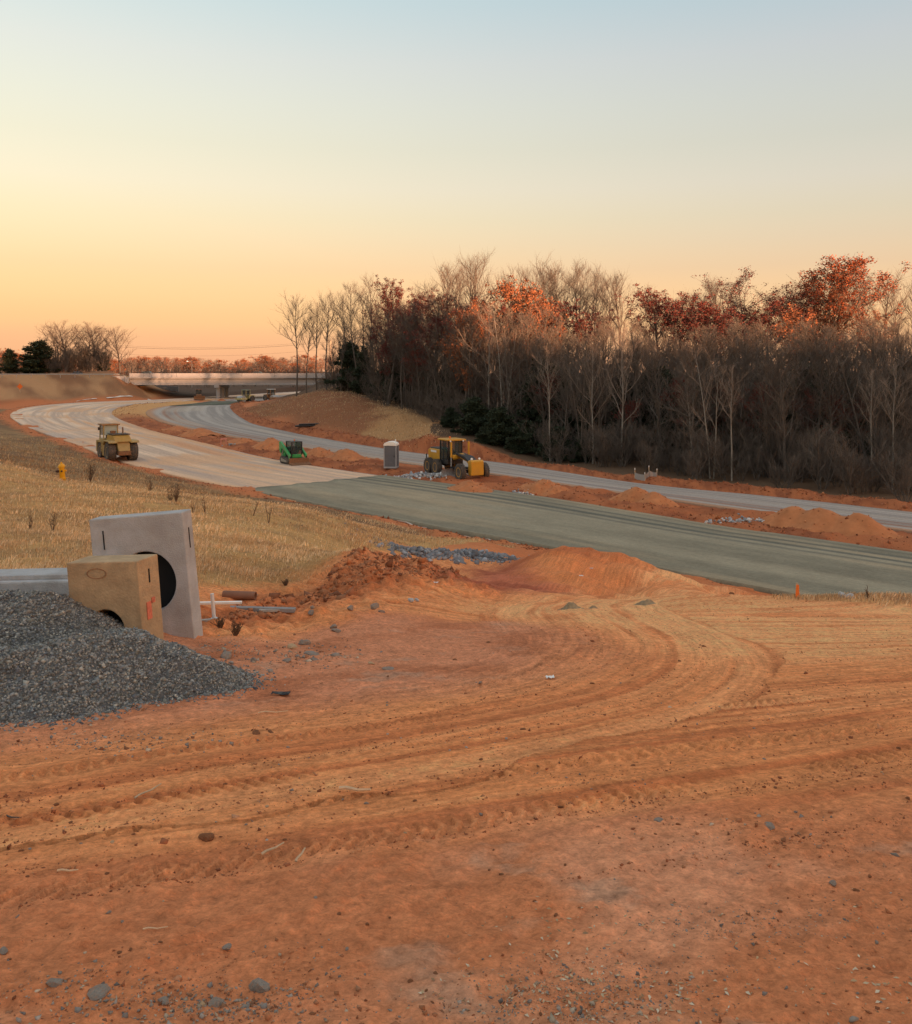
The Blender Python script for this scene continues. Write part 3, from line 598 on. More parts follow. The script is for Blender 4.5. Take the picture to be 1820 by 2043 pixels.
PR = {
    'tall': [make_tree(11, r0=.17, t0=.45, n1=22, n2=7, n3=6, L1=6.0, el=46, up=.07, tw=.011), make_tree(12, r0=.15, t0=.40, n1=24, n2=7, n3=6, L1=5.2, el=52, up=.06, narrow=.35, tw=.011), make_tree(13, r0=.18, t0=.5, n1=20, n2=7, n3=6, L1=6.6, el=42, up=.08, tw=.011)],
    'vase': [make_tree(21, r0=.25, t0=.33, n1=18, n2=8, n3=7, L1=9.5, el=56, up=.05, narrow=.7, tw=.011), make_tree(22, r0=.22, t0=.38, n1=16, n2=8, n3=7, L1=8.8, el=60, up=.07, narrow=.8, tw=.011)],
    'pale': [make_tree(31, r0=.15, t0=.5, n1=16, L1=4.6, el=56, bark=M_pale, twig=M_twigp), make_tree(32, r0=.15, t0=.42, n1=14, L1=6.2, el=50, stems=2, spread=.09, bark=M_pale, twig=M_twigp), make_tree(33, r0=.14, t0=.3, n1=16, L1=7.5, el=55, narrow=.7, bark=M_pale, twig=M_twigp)],
    'thin': [make_tree(41, Ht=14, r0=.10, t0=.2, n1=22, n2=6, n3=5, L1=3.6, el=55, tw=.013), make_tree(42, Ht=14, r0=.09, t0=.25, n1=18, n2=7, n3=5, L1=4.2, el=58, stems=3, spread=.16), make_tree(43, Ht=14, r0=.11, t0=.3, n1=20, L1=3.2, el=60)],
    'bush': [make_tree(51, Ht=6, r0=.05, t0=.08, n1=24, n2=5, n3=4, L1=2.6, el=50, stems=5, spread=.35, tw=.012), make_tree(52, Ht=6, r0=.05, t0=.05, n1=28, n2=5, n3=4, L1=2.4, el=55, stems=7, spread=.45, tw=.012)],
    'round': [make_tree(61, Ht=15, r0=.28, t0=.2, n1=18, n2=8, n3=6, L1=8.0, el=50, up=.05, narrow=.55, tw=.02), make_tree(62, Ht=15, r0=.24, t0=.22, n1=12, n2=8, n3=6, L1=8.5, el=58, up=.04, stems=2, spread=.2, narrow=.6, tw=.02)],
    'red': [make_tree(71, Ht=18, r0=.24, t0=.4, n1=16, n2=6, n3=4, L1=6, el=45, narrow=.45, leaves=M_red, per=11, lsize=.095), make_tree(72, Ht=18, r0=.22, t0=.35, n1=13, n2=6, n3=4, L1=6.5, el=50, narrow=.4, leaves=M_red, per=6, lsize=.08)],
    'russet': [make_tree(81, Ht=18, r0=.2, t0=.4, n1=18, n2=6, n3=4, L1=5, el=55, leaves=M_rus, per=6, lsize=.07), make_tree(82, Ht=16, r0=.2, t0=.25, n1=18, n2=6, n3=4, L1=6, el=50, leaves=M_rus, per=4, lsize=.15)],
    'orange': [make_tree(91, Ht=18, r0=.24, t0=.35, n1=20, n2=7, n3=4, L1=6.2, el=55, leaves=M_ora, per=10, lsize=.085)],
    'cedar': [make_conifer(101, 10, 2.6), make_conifer(102, 10, 3.4, shape=.55, ragged=.35)],
    'pine': [make_conifer(103, 7, 3.0, n=1900, shape=.6, ragged=.4, size=.3)],
}
rt = random.Random(5)
def plant(kind, px, D, top=None, h=None, label='', group=None, idx=None, cat='tree', name=None, wide=1.0, off=0):
    x, y = Q(px, D); z = H(x, y)
    p = PR[kind][rt.randrange(len(PR[kind])) if idx is None else idx]
    if h is None: h = CAMZ+(750-top)/F*D-z
    k = h/p['H']; o = empty(name or {'cedar': 'cedar_tree', 'pine': 'pine_tree', 'bush': 'bare_shrub', 'red': 'red_oak_tree', 'russet': 'russet_tree', 'orange': 'orange_tree'}.get(kind, 'bare_tree'), (x, y, z-.05-off), rt.random()*6.28, (k*wide, k*wide, k))
    o.rotation_euler = (rt.gauss(0, .02), rt.gauss(0, .02), rt.random()*6.28)
    for m_ in p['trunk']: link(bpy.data.objects.new('trunk' if len(p['trunk']) < 4 else 'stem', m_), o)
    link(bpy.data.objects.new('crown', p['crown']), o)
    if p['leaves'] is not None: link(bpy.data.objects.new(p.get('lname', 'leaves'), p['leaves']), o)
    tag(o, label, cat, group); return o
GW = 'trees of the shaded wood'
# trees that make the outline of the wood or stand out in it
LT = 'slender bare tree in the open row at the left end of the wood'
for px, top, D in ((612, 640, 186), (632, 616, 182), (652, 598, 174), (680, 640, 168), (696, 600, 172), (716, 577, 166), (733, 602, 162), (748, 570, 160), (766, 622, 150)):
    plant('tall', px, D, top, label=LT, group='slender trees at the left end of the wood')
plant('tall', 592, 178, 604, label='leftmost bare tree of the wood, alone beside the end of the bridge', idx=2)
for px, top, D, lab in ((792, 585, 150, 'red-leaved tree at the left of the wood, highest red crown there'), (768, 618, 156, 'smaller red-leaved tree at the left of the wood behind slender bare trunks'), (830, 610, 140, 'red-leaved tree right of the highest red crown at the wood’s left')):
    plant('red', px, D, top, label=lab.replace('’', ''), group=None)
GM = 'tall bare trees rising over the middle of the wood'; LM = 'tall bare tree with a fine pale crown rising over the middle of the wood'
for kd, px, top, D in (('tall', 845, 578, 150), ('vase', 888, 538, 138), ('vase', 936, 536, 130), ('tall', 962, 546, 126), ('tall', 1020, 550, 138), ('vase', 910, 560, 122), ('tall', 985, 566, 120)):
    plant(kd, px, D, top, label=LM, group=GM)
GD = 'close clump of bare upright trees'; LD = 'bare upright tree in the close dark-stemmed clump right of the orange-lit crowns'
for px, top in ((1070, 556), (1084, 545), (1100, 547), (1118, 552), (1136, 546), (1152, 549), (1170, 556), (1186, 562)):
    plant('tall', px, 142+rt.uniform(-6, 6), top, label=LD, group=GD)
plant('vase', 1240, 146, 560, label='fan-shaped bare tree alone on the skyline right of the dark-stemmed clump')
plant('tall', 1206, 148, 578, label='bare tree between the dark-stemmed clump and the fan-shaped tree')
for px, top, D in ((960, 618, 116), (1010, 590, 118), (1050, 600, 120), (1085, 622, 114), (930, 640, 112)):
    plant('russet', px, D, top, label='russet-tinged tree with low sun on its crown in the middle of the wood', group='sunlit russet trees in the middle of the wood')
for kd, px, top, D, lab, ix in (('red', 1322, 612, 116, 'round dark red tree furthest left on the right half of the wood', 0), ('red', 1408, 616, 112, 'dark red tree left of the tallest open red crown', 0), ('red', 1440, 640, 110, 'low dark red tree below the open red crown', 0),
                        ('red', 1490, 578, 118, 'open red-leaved oak with sky showing through its broad crown', 1), ('red', 1552, 608, 116, 'small dark red tree just left of the orange-red tree', 1), ('orange', 1642, 544, 112, 'tall orange-red tree, the highest crown at the right', 0),
                        ('orange', 1622, 570, 116, 'orange-leaved tree leaning on the left of the highest crown', 0), ('russet', 1690, 600, 110, 'russet tree right of the tall orange-red tree', 0), ('russet', 1590, 640, 106, 'brown-leaved tree under the tall orange-red tree', 1),
                        ('vase', 1762, 572, 116, 'broad bare tree on the skyline near the right edge', 0), ('russet', 1730, 640, 106, 'brown-leaved tree below the broad bare tree at the right edge', 0)):
    plant(kd, px, D, top, label=lab, idx=ix, wide=1.6 if kd in ('red', 'orange') else 1.25)
for px, top in ((1290, 592), (1310, 604), (1350, 600), (1385, 592), (1402, 578), (1440, 572), (1462, 588), (1530, 596), (1566, 580), (1590, 584), (1700, 566), (1725, 580), (1800, 586), (1830, 580), (1850, 575)):
    plant(rt.choice(('tall', 'tall', 'vase')), px, 148+rt.uniform(-8, 10), top, label='bare tree on the skyline behind the red and orange crowns at the right', group='bare skyline trees at the right')
# pale trunks in front
for px, top, D in ((776, 630, 140), (800, 610, 146), (824, 640, 132), (850, 622, 132), (872, 655, 124), (905, 618, 130), (950, 645, 118), (985, 625, 122), (1030, 640, 118), (1110, 630, 122), (1150, 650, 118), (1370, 640, 118), (1520, 640, 112), (1470, 625, 120), (1580, 625, 114)):
    plant('red', px, D, top, label='dull red tree among grey trunks in the wood', group='dull red trees in the wood', wide=1.5)
for px, top, D, ix, lab in ((934, 640, 112, 0, 'pale straight trunk left of the two forked pale trees'), (974, 615, 108, 2, 'pale forked tree in the middle of the wood, left of its forked neighbour'), (1004, 610, 106, 1, 'pale twin-stemmed tree in the middle of the wood above the pines'),
                            (1098, 700, 89, 0, 'single pale trunk standing free right of the pines'), (1183, 690, 86, 2, 'pale tree with wide limbs right of the dark pines'), (1242, 660, 84, 2, 'pale tree with long low limbs above the silt fence'),
                            (1421, 700, 74, 1, 'palest twin-trunk tree at the front of the wood right of the silt fence'), (1460, 735, 72, 0, 'white leaning trunk just right of the palest twin-trunk tree'), (1383, 760, 77, 0, 'grey trunk just left of the palest twin-trunk tree'), (1781, 735, 66, 0, 'pale trunk at the front of the wood near the right edge'), (1740, 745, 68, 0, 'pale bent trunk second from the right edge')):
    plant('pale', px, D, top, label=lab, idx=ix)
for px, top, D, lab in ((900, 812, 106, 'pine'), (948, 792, 101, 'x'), (1000, 812, 97, 'x'), (1045, 838, 94, 'x'), (1110, 850, 90, 'x'), (972, 842, 96, 'x'), (1165, 872, 88, 'x')):
    plant('pine', px, D, top, label='dark green pine thicket tree at the foot of the wood behind the grader', group='young pines behind the grader', wide=1.25)
fx = [a for a, _ in FOREST_F][::-1]; fd = [b for _, b in FOREST_F][::-1]
def front(px): return float(np.interp(px, fx, fd))
LF = 'thin grey bare tree crowded in the shaded wood'
for i in range(190):
    px = 800+1120*((i*.618034) % 1)+rt.uniform(-8, 8); d = front(px)+rt.uniform(3, 34); top = np.interp(px, [800, 900, 1100, 1300, 1500, 1700, 1850], [625, 620, 635, 668, 668, 660, 672])+rt.uniform(-22, 80)
    plant('thin', px, d, top, label=LF, group=GW, wide=1.35)
for i in range(56):
    px = rt.uniform(650, 880); d = front(px)+rt.uniform(2, 30); plant('thin' if i % 3 else 'tall', px, d, rt.uniform(640, 735)+max(0, 700-px)*.6, wide=1.3, label='thin dark trunk in the left part of the wood', group='thin trunks in the left part of the wood')
for i in range(130):
    px = 640+1270*((i*.618034+.3) % 1); d = front(px)+rt.uniform(-2.0, 9)+(7 if i % 3 == 0 else 0)
    plant('bush', px, d, h=rt.uniform(1.8, 5.0), label='leafless shrub in the undergrowth at the edge of the wood', group='undergrowth shrubs', cat='shrub', wide=1.2)
for i in range(30):
    px = 660+1250*((i*.618034+.11) % 1); d = front(px)+rt.uniform(10, 30); plant('cedar', px, d, h=rt.uniform(6, 10), label='dark evergreen hidden among the bare trunks of the wood', group='evergreens inside the wood', wide=1.2)
for i in range(16):
    px = 640+1100*((i*.618034+.7) % 1); d = front(px)+rt.uniform(3, 14); plant('red', px, d, h=rt.uniform(5, 9), label='low dull red tree half hidden in the shaded wood', group='low red trees inside the wood')
# trees on the embankment at the left
for kd, px, top, D, wd, lab in (('cedar', 20, 695, 262, 1.0, 'dark cedar at the far left beside a taller one'), ('cedar', -12, 712, 262, 1.0, 'dark evergreen cut by the left edge'), ('cedar', 76, 678, 262, 1.5, 'tallest dark evergreen left of the bare grove'), ('cedar', 208, 702, 262, .8, 'narrow dark evergreen at the right of the bare grove'), ('cedar', 50, 728, 262, 1.3, 'low dark evergreen between the two cedars'),
                            ('round', 240, 664, 260, .8, 'lone bare tree with a forked trunk near the end of the bridge'), ('round', 110, 663, 266, 1.0, 'bare tree at the left of the roadside grove'), ('round', 138, 655, 270, 1.0, 'highest bare tree of the roadside grove'), ('round', 168, 657, 266, 1.0, 'bare tree right of the highest one in the roadside grove'), ('round', 196, 664, 270, .9, 'bare tree at the right of the roadside grove')):
    plant(kd, px, D, top, label=lab, wide=wd*(1.6 if kd == 'round' else 1.15))
for i in range(10): plant('thin', 92+i*13+rt.uniform(-4, 4), 264+rt.uniform(-2, 10), rt.uniform(668, 700), label='thin bare tree in the roadside grove left of the bridge', group='thin trees of the roadside grove', wide=1.6)
for i in range(26): plant('bush', 85+i*5+rt.uniform(-4, 4), 260+rt.uniform(-2, 6), h=rt.uniform(4, 9), label='dense bare shrub under the roadside grove', group='shrubs under the roadside grove', cat='shrub')
for i in range(95):
    px = -60+i*7.6+rt.uniform(-6, 6); D = rt.uniform(430, 640); top = np.interp(px, [-60, 0, 100, 200, 300, 420, 520, 640], [700, 702, 716, 718, 713, 722, 716, 714])+rt.uniform(-2, 16)
    plant('russet' if i % 4 else 'round', px, D, top, label='russet tree in the sunlit line of woods beyond the bridge', group='woods beyond the bridge', idx=None, wide=2.4)
for i in range(40):
    px = 250+400*((i*.618034) % 1); D = rt.uniform(300, 345); plant('thin' if i % 2 else 'bush', px, D, h=rt.uniform(5, 9), label='grey bare tree seen under and behind the bridge', group='trees behind the bridge')

# ------------------------------------------------------------------ bridge and what belongs to it
BD = 243.0
def bx_(px): return (px-910)/F*BD
def bridge():
    o = empty('road_bridge', (bx_(432), BD, 0)); x0 = bx_(258)-o.location.x; x1 = bx_(705)-o.location.x; L = x1-x0; cx = (x0+x1)/2
    for k, y in enumerate((0, 12.4)):
        m = MB(); m.box((cx, y, 8.72), (L, .28, 1.05)); p = m.build('parapet', M_conc3, o, .02)
        q = MB()
        for i in range(int(L/9)+1): q.box((x0+4+i*9, y-.146 if k == 0 else y+.146, 8.72), (.05, .012, 1.0))
        q.build('joint', M_dark, p)['kind'] = 'stuff'
    MB().box((cx, 6.2, 8.05), (L, 13.1, .26)).build('deck', M_conc3, o)
    for y in (.75, 4.4, 8.0, 11.6):
        prof = [(-.35, 6.0), (.35, 6.0), (.35, 6.3), (.1, 6.5), (.1, 7.45), (.4, 7.6), (.4, 7.9), (-.4, 7.9), (-.4, 7.6), (-.1, 7.45), (-.1, 6.5), (-.35, 6.3)]
        m = MB(); n = len(prof); m.add([(x0, y+a, b) for a, b in prof]+[(x1, y+a, b) for a, b in prof], [tuple(range(n)), tuple(reversed(range(n, 2*n)))]+[(i+n, (i+1) % n+n, (i+1) % n, i) for i in range(n)]); m.build('girder', M_conc3, o)
    pier = MB().box((0, 6.2, 5.6), (1.3, 12.6, .75)).build('pier_cap', M_conc3, o, .04)
    for y in (1.6, 6.2, 10.8): MB().tube((0, y, 1.5), (0, y, 5.3), .55, n=18).build('pier_column', M_conc3, o, smooth=True)
    MB().box((x0-.5, 6.2, 6.9), (1.0, 13.6, 2.5)).build('abutment', M_conc3, o, .03)
    MB().prism([(x0-.9, 6.2), (x0-.9, 8.5), (x0-4.6, 8.5), (x0-4.6, 7.9)], -.35, .05).build('wing_wall', M_conc3, o)
    tag(o, 'grey concrete bridge on a single central pier over the new road', 'bridge'); return o
bridge()
def retaining_wall():
    o = empty('retaining_wall', (bx_(290)*1.06, 259, 0)); n = 8; w_ = 1.15
    for i in range(n):
        top = 6.35-.14*i; MB().box((i*w_+w_/2, 0, (top+1.6)/2), (w_-.04, .25, top-1.6)).build('panel', M_conc3, o, .02)
        if i: MB().box((i*w_, -.16, (top+1.7)/2), (.12, .12, top-1.5)).build('post', M_conc3, o)
    tag(o, 'pale panelled retaining wall stepping down under the left end of the bridge', 'wall')
retaining_wall()
def guardrail():
    x0, x1 = bx_(-60), bx_(240); o = empty('guardrail', (x0, 242.6, 8.3))
    MB().prism([(0, .55), (0, .85), (x1-x0, .85), (x1-x0, .55)], -.04, .04).build('rail', M_steel, o)
    for i in range(int((x1-x0)/4)): MB().box((i*4+1, .08, .25), (.1, .12, 1.1)).build('post', M_steel, o)
    tag(o, 'steel guardrail along the road on the left embankment', 'guardrail')
guardrail()
def car(name, x, y, z, rz, paint, label, kind='car'):
    o = empty(name, (x, y, z), rz)
    b = MB().prism([(-2.2, .35), (-2.25, .8), (-2.1, 1.0), (1.0, 1.0), (2.1, .85), (2.25, .55), (2.2, .35)], -.88, .88).build('body', paint, o, .08)
    c = MB(); c.add([(-1.6, -.78, 1.0), (1.1, -.78, 1.0), (1.1, .78, 1.0), (-1.6, .78, 1.0), (-1.15, -.62, 1.5), (.35, -.62, 1.5), (.35, .62, 1.5), (-1.15, .62, 1.5)], [(4, 5, 6, 7), (0, 1, 5, 4), (1, 2, 6, 5), (2, 3, 7, 6), (3, 0, 4, 7)]); c.build('windows', M_glass, o)
    MB().box((-.4, 0, 1.52), (1.5, 1.24, .06)).build('roof', paint, o, .02)
    for wx in (-1.4, 1.4):
        for wy in (-.8, .8): MB().lathe([(.18, -.12), (.32, -.12), (.34, 0), (.32, .12), (.18, .12)], 14, 'y', (wx, wy, .34)).build('wheel', M_tyre, o)
    for wy in (-.6, .6): MB().box((2.2, wy, .7), (.12, .36, .18)).build('headlight', M_lamp, o, .02)
    tag(o, label, kind)
M_lamp = bpy.data.materials.new('lit_lamp'); M_lamp.use_nodes = True; _b = M_lamp.node_tree.nodes['Principled BSDF']; _b.inputs['Emission Color'].default_value = (1, .93, .75, 1); _b.inputs['Emission Strength'].default_value = .22
car('car', bx_(136), 250, 8.25, 0, mat('blue_paint', (.03, .07, .16), .3, .05), 'dark blue car with lit headlights on the left embankment road')
car('pickup_truck', bx_(504), 250.5, 8.3, 0, mat('maroon_paint', (.09, .02, .02), .3, .05), 'dark red vehicle crossing the bridge behind the parapet')
car('car', bx_(272), 250.5, 8.3, math.pi, mat('black_paint', (.015, .015, .018), .3, .05), 'dark car at the left end of the bridge')
# street lamp, road sign, power line
x, y = Q(383, 285); zt = CAMZ+28/F*285; o = empty('street_lamp', (x, y, H(x, y)))
MB().tube((0, 0, 0), (0, 0, zt-o.location.z), .09, .06).build('pole', M_steel, o); MB().tube((0, 0, zt-o.location.z), (-1.2, -.3, zt-o.location.z+.25), .05).build('arm', M_steel, o)
MB().box((-1.35, -.3, zt-o.location.z+.2), (.5, .3, .2)).build('lamp_head', M_lamp, o, .05); tag(o, 'lit street lamp beside the trees left of the bridge', 'street lamp')
x, y = Q(40, 231); o = empty('warning_sign', (x, y, H(x, y))); zs = CAMZ-21/F*231-o.location.z
MB().box((0, 0, zs/2), (.12, .08, max(zs, 1))).build('post', M_wood, o)
MB().box((0, -.08, zs), (1.1, .03, 1.1), rot=Matrix.Rotation(R(45), 3, 'Y')).build('sign_plate', M_orange, o); tag(o, 'orange diamond warning sign on the left embankment slope', 'road sign')
def power_line():
    D = 400; pl = []
    for px in (120, 660):
        x, y = Q(px, D); z = H(x, y); o = empty('utility_pole', (x, y, z)); MB().tube((0, 0, -.5), (0, 0, 20.5), .16, .1).build('pole', M_wood, o); MB().box((0, 0, 19.6), (.16, 3.0, .16)).build('crossarm', M_wood, o)
        tag(o, 'wooden utility pole behind the %s' % ('roadside grove' if px < 400 else 'left end of the wood'), 'utility pole'); pl.append((x, y, z))
    for k, (dy, dz) in enumerate(((-1.4, 19.7), (1.4, 19.7), (0, 20.4), (0, 16.6))):
        m = MB(); pts = []
        for i in range(25):
            t = i/24; pts.append((pl[0][0]+(pl[1][0]-pl[0][0])*t, pl[0][1]+dy, pl[0][2]+dz+(pl[1][2]-pl[0][2])*t-3.2*4*t*(1-t)))
        m.path(pts, .035, 4); tag(m.build('power_line', M_blk), 'thin power line strung across the sky left of the wood', 'power line', 'power lines beyond the bridge')
power_line()

# ------------------------------------------------------------------ machines
def wheel(parent, c, r, w_, rim, lugs=22, lug_h=.05, skew=.5):
    hub = MB().lathe([(0, -w_*.22), (r*.22, -w_*.22), (r*.22, w_*.22), (0, w_*.22)], 12, 'y', c).build('wheel', M_blk, parent)
    t = MB().lathe([(r*.56, -w_*.40), (r*.72, -w_*.49), (r*.9, -w_*.5), (r*.97, -w_*.42), (r, -w_*.2), (r, w_*.2), (r*.97, w_*.42), (r*.9, w_*.5), (r*.72, w_*.49), (r*.56, w_*.40)], 28, 'y', c)
    for i in range(lugs):
        for sd_ in (-1, 1):
            a = 2*math.pi*(i+.25*sd_)/lugs; M_ = Matrix.Rotation(-a, 3, 'Y') @ Matrix.Rotation(sd_*skew, 3, 'X')
            p = Matrix.Rotation(-a, 3, 'Y') @ Vector((r*.985, 0, 0)); t.box((c[0]+p.x, c[1]+sd_*w_*.25, c[2]+p.z), (lug_h*2, w_*.48, .075*r), rot=M_)
    t.build('tyre', M_tyre, hub, smooth=True)
    MB().lathe([(r*.2, -w_*.1), (r*.42, -w_*.16), (r*.5, -w_*.40), (r*.57, -w_*.41), (r*.57, w_*.41), (r*.5, w_*.40), (r*.42, w_*.16), (r*.2, w_*.1)], 24, 'y', c).build('rim', rim, hub, smooth=True)
    return hub
def heading(th): return -R(90-th)
def compactor():
    x, y = RD(234, 917); o = empty('pneumatic_roller', (x, y, zr(y)+.02), heading(35), 1.0)
    for wx, r in ((1.55, .92), (-1.55, .86)):
        for wy in (-1.05, 1.05): wheel(o, (wx, wy, r), r, .82 if wx > 0 else .7, M_yel, 20, .05)
    MB().box((-.1, 0, 1.05), (4.6, 1.05, .9)).build('chassis', M_blk, o, .04)
    MB().prism([(-2.75, .75), (-2.75, 1.9), (-.35, 1.98), (-.35, .9), (-.75, .8), (-.75, 1.72), (-2.4, 1.72), (-2.4, .75)], -1.42, -.55).build('side_panel', M_yel, o, .03)
    MB().prism([(-2.75, .75), (-2.75, 1.9), (-.35, 1.98), (-.35, .9), (-.75, .8), (-.75, 1.72), (-2.4, 1.72), (-2.4, .75)], .55, 1.42).build('side_panel', M_yel, o, .03)
    MB().box((-.05, -1.0, 1.2), (.75, .75, 1.5)).build('tank', M_yel, o, .05); MB().box((-.05, 1.0, 1.2), (.75, .75, 1.5)).build('tank', M_yel, o, .05)
    for s_ in (-1, 1): MB().prism([(.3, 1.55), (.3, 2.05), (2.35, 2.05), (2.62, 1.9), (2.62, 1.82), (2.3, 1.94), (.6, 1.94)], s_*.62, s_*1.48).build('fender', M_yel, o, .02)
    h = MB(); h.add([(-.2, -1.0, 2.0), (2.55, -.8, 1.95), (2.55, .8, 1.95), (-.2, 1.0, 2.0), (-.2, -.95, 2.55), (1.55, -.8, 2.52), (1.55, .8, 2.52), (-.2, .95, 2.55)], [(3, 2, 1, 0), (4, 5, 6, 7), (0, 1, 5, 4), (1, 2, 6, 5), (2, 3, 7, 6), (3, 0, 4, 7)])
    h.build('hood', mat('ochre_paint', (.40, .22, .03), .5, .2, 3, dirt=DIRT, damt=.4), o, .03)
    n = MB(); n.add([(2.3, -.62, 1.95), (2.85, -.55, 1.05), (2.85, .55, 1.05), (2.3, .62, 1.95), (1.2, -.62, 1.95), (1.2, -.55, 1.05), (1.2, .55, 1.05), (1.2, .62, 1.95)], [(0, 1, 2, 3), (7, 6, 5, 4), (4, 5, 1, 0), (3, 2, 6, 7), (0, 3, 7, 4), (1, 5, 6, 2)])
    n.build('nose', M_yel, o, .03)
    MB().box((2.45, 0, .83), (.95, 1.2, .42)).build('bumper', M_rust, o, .04)
    MB().box((.6, 0, 2.62), (1.9, 1.75, .10)).build('deck_plate', mat('dark_deck', (.09, .075, .06), .8, .3, 5), o, .02)
    MB().tube((.75, .35, 2.66), (.75, .35, 3.15), .07, n=10).tube((.75, .35, 3.15), (.68, .35, 3.3), .07, n=10).build('exhaust', M_rust, o)
    MB().box((.1, -.45, 2.8), (.4, .5, .3)).build('air_cleaner', M_rust, o, .05)
    cab = MB().box((-1.55, -.45, 2.0), (1.7, 1.5, .2)).build('cab', M_yel, o, .02)
    for cx in (-2.32, -.78):
        for cy in (-1.13, .23): MB().box((cx, cy, 2.75), (.1, .1, 1.5)).build('cab_post', M_yel, cab)
    MB().box((-1.55, -.45, 3.52), (1.95, 1.75, .12)).build('cab_roof', mat('rusty_roof', (.30, .15, .06), .8, .25, 4), cab, .03)
    MB().box((-.78, -.45, 2.95), (.02, 1.22, 1.0)).build('windscreen', mat('painted_glare_glass', (.36, .42, .38), .15, .1, 1, spec=.6), cab)  # pale colour paints the glare on the windscreen
    MB().box((-1.55, -1.13, 2.95), (1.4, .02, 1.0)).build('side_window', M_glass, cab)
    MB().box((-1.6, -.45, 2.45), (.5, .5, .7)).build('seat', M_blk, cab, .05)
    MB().tube((-.78, -1.15, 3.2), (-.7, -1.55, 3.2), .02, n=6).build('mirror_arm', M_blk, cab); MB().box((-.7, -1.62, 3.15), (.05, .2, .3)).build('mirror', M_blk, cab)
    for i in range(4): MB().box((-.45, -1.45, .75+i*.32), (.4, .06, .04)).build('step', M_rust, o)
    tag(o, 'old dusty yellow rubber-tyred roller parked on the gravel carriageway', 'roller')
compactor()
def loader():
    x, y = RD(586, 925); o = empty('compact_loader', (x, y, zr(y)+.02), heading(32), 1.02)
    for s_ in (-1, 1):
        prof = [(-1.35, .32), (-1.2, .62), (-.85, .72), (.7, .48), (.85, .3), (.75, .05), (.6, 0), (-.95, 0), (-1.15, .06)]
        t = MB().prism(prof, s_*.55, s_*.92).build('track', M_tyre, o, .05)
        MB().prism([(-1.0, .25), (-.85, .52), (.5, .34), (.5, .16), (-.8, .16)], s_*.54, s_*.935).build('track_frame', mat('dusty_frame', (.30, .26, .21), .8, .2, 4), t, .02)
        for rx in (-.7, -.35, 0, .35): MB().tube((rx, s_*.93, .12), (rx, s_*.96, .12), .09, n=12).build('track_roller', M_blk, t)
        a = MB().prism([(-1.45, 1.25), (-1.5, 2.02), (-1.2, 2.05), (-.2, 1.62), (1.12, .95), (1.3, .35), (1.12, .32), (.9, .75), (-.35, 1.36), (-.9, 1.40), (-1.15, .95)], s_*.70, s_*.90).build('lift_arm', M_grn, o, .03)
        MB().tube((-1.1, s_*.8, .75), (-.55, s_*.8, 1.35), .05, n=8).build('lift_cylinder', M_steel, a)
        MB().box((1.22, s_*.8, .42), (.12, .12, .75)).build('arm_end', M_blk, a, .02)
    MB().prism([(-1.55, .55), (-1.6, 1.35), (-1.0, 1.55), (-.55, 1.5), (-.55, .55)], -.68, .68).build('engine_cover', M_grn, o, .05)
    MB().box((-.05, 0, .62), (1.5, 1.06, .55)).build('body', M_blk, o, .04)
    MB().box((.82, 0, .78), (.12, .9, .32)).build('front_panel', M_grn, o, .02)
    cab = MB().box((.1, 0, 2.1), (1.45, 1.1, .08)).build('cab_roof', M_blk, o, .03)
    for cx, cy in ((-.58, -.5), (-.58, .5), (.78, -.5), (.78, .5)): MB().box((cx, cy, 1.5), (.09, .09, 1.2)).build('cab_post', M_blk, cab)
    for cy in (-.5, .5): MB().box((.1, cy, 1.65), (1.25, .015, .8)).build('side_window', M_glass, cab)
    MB().box((.80, 0, 1.5), (.015, .9, 1.1)).build('windscreen', M_glass, cab); MB().box((-.2, 0, 1.25), (.45, .5, .75)).build('seat', M_blk, cab, .05)
    MB().tube((-.3, .2, 2.14), (-.3, .2, 2.27), .06, n=10).build('beacon', M_orange, cab)
    MB().prism([(1.25, .12), (1.3, .62), (1.38, .62), (1.42, .2), (2.05, .06), (2.05, .02), (1.3, .02)], -.98, .98).build('bucket', M_rust, o, .01)
    tag(o, 'small bright green tracked loader with lowered bucket beside the median', 'loader')
loader()
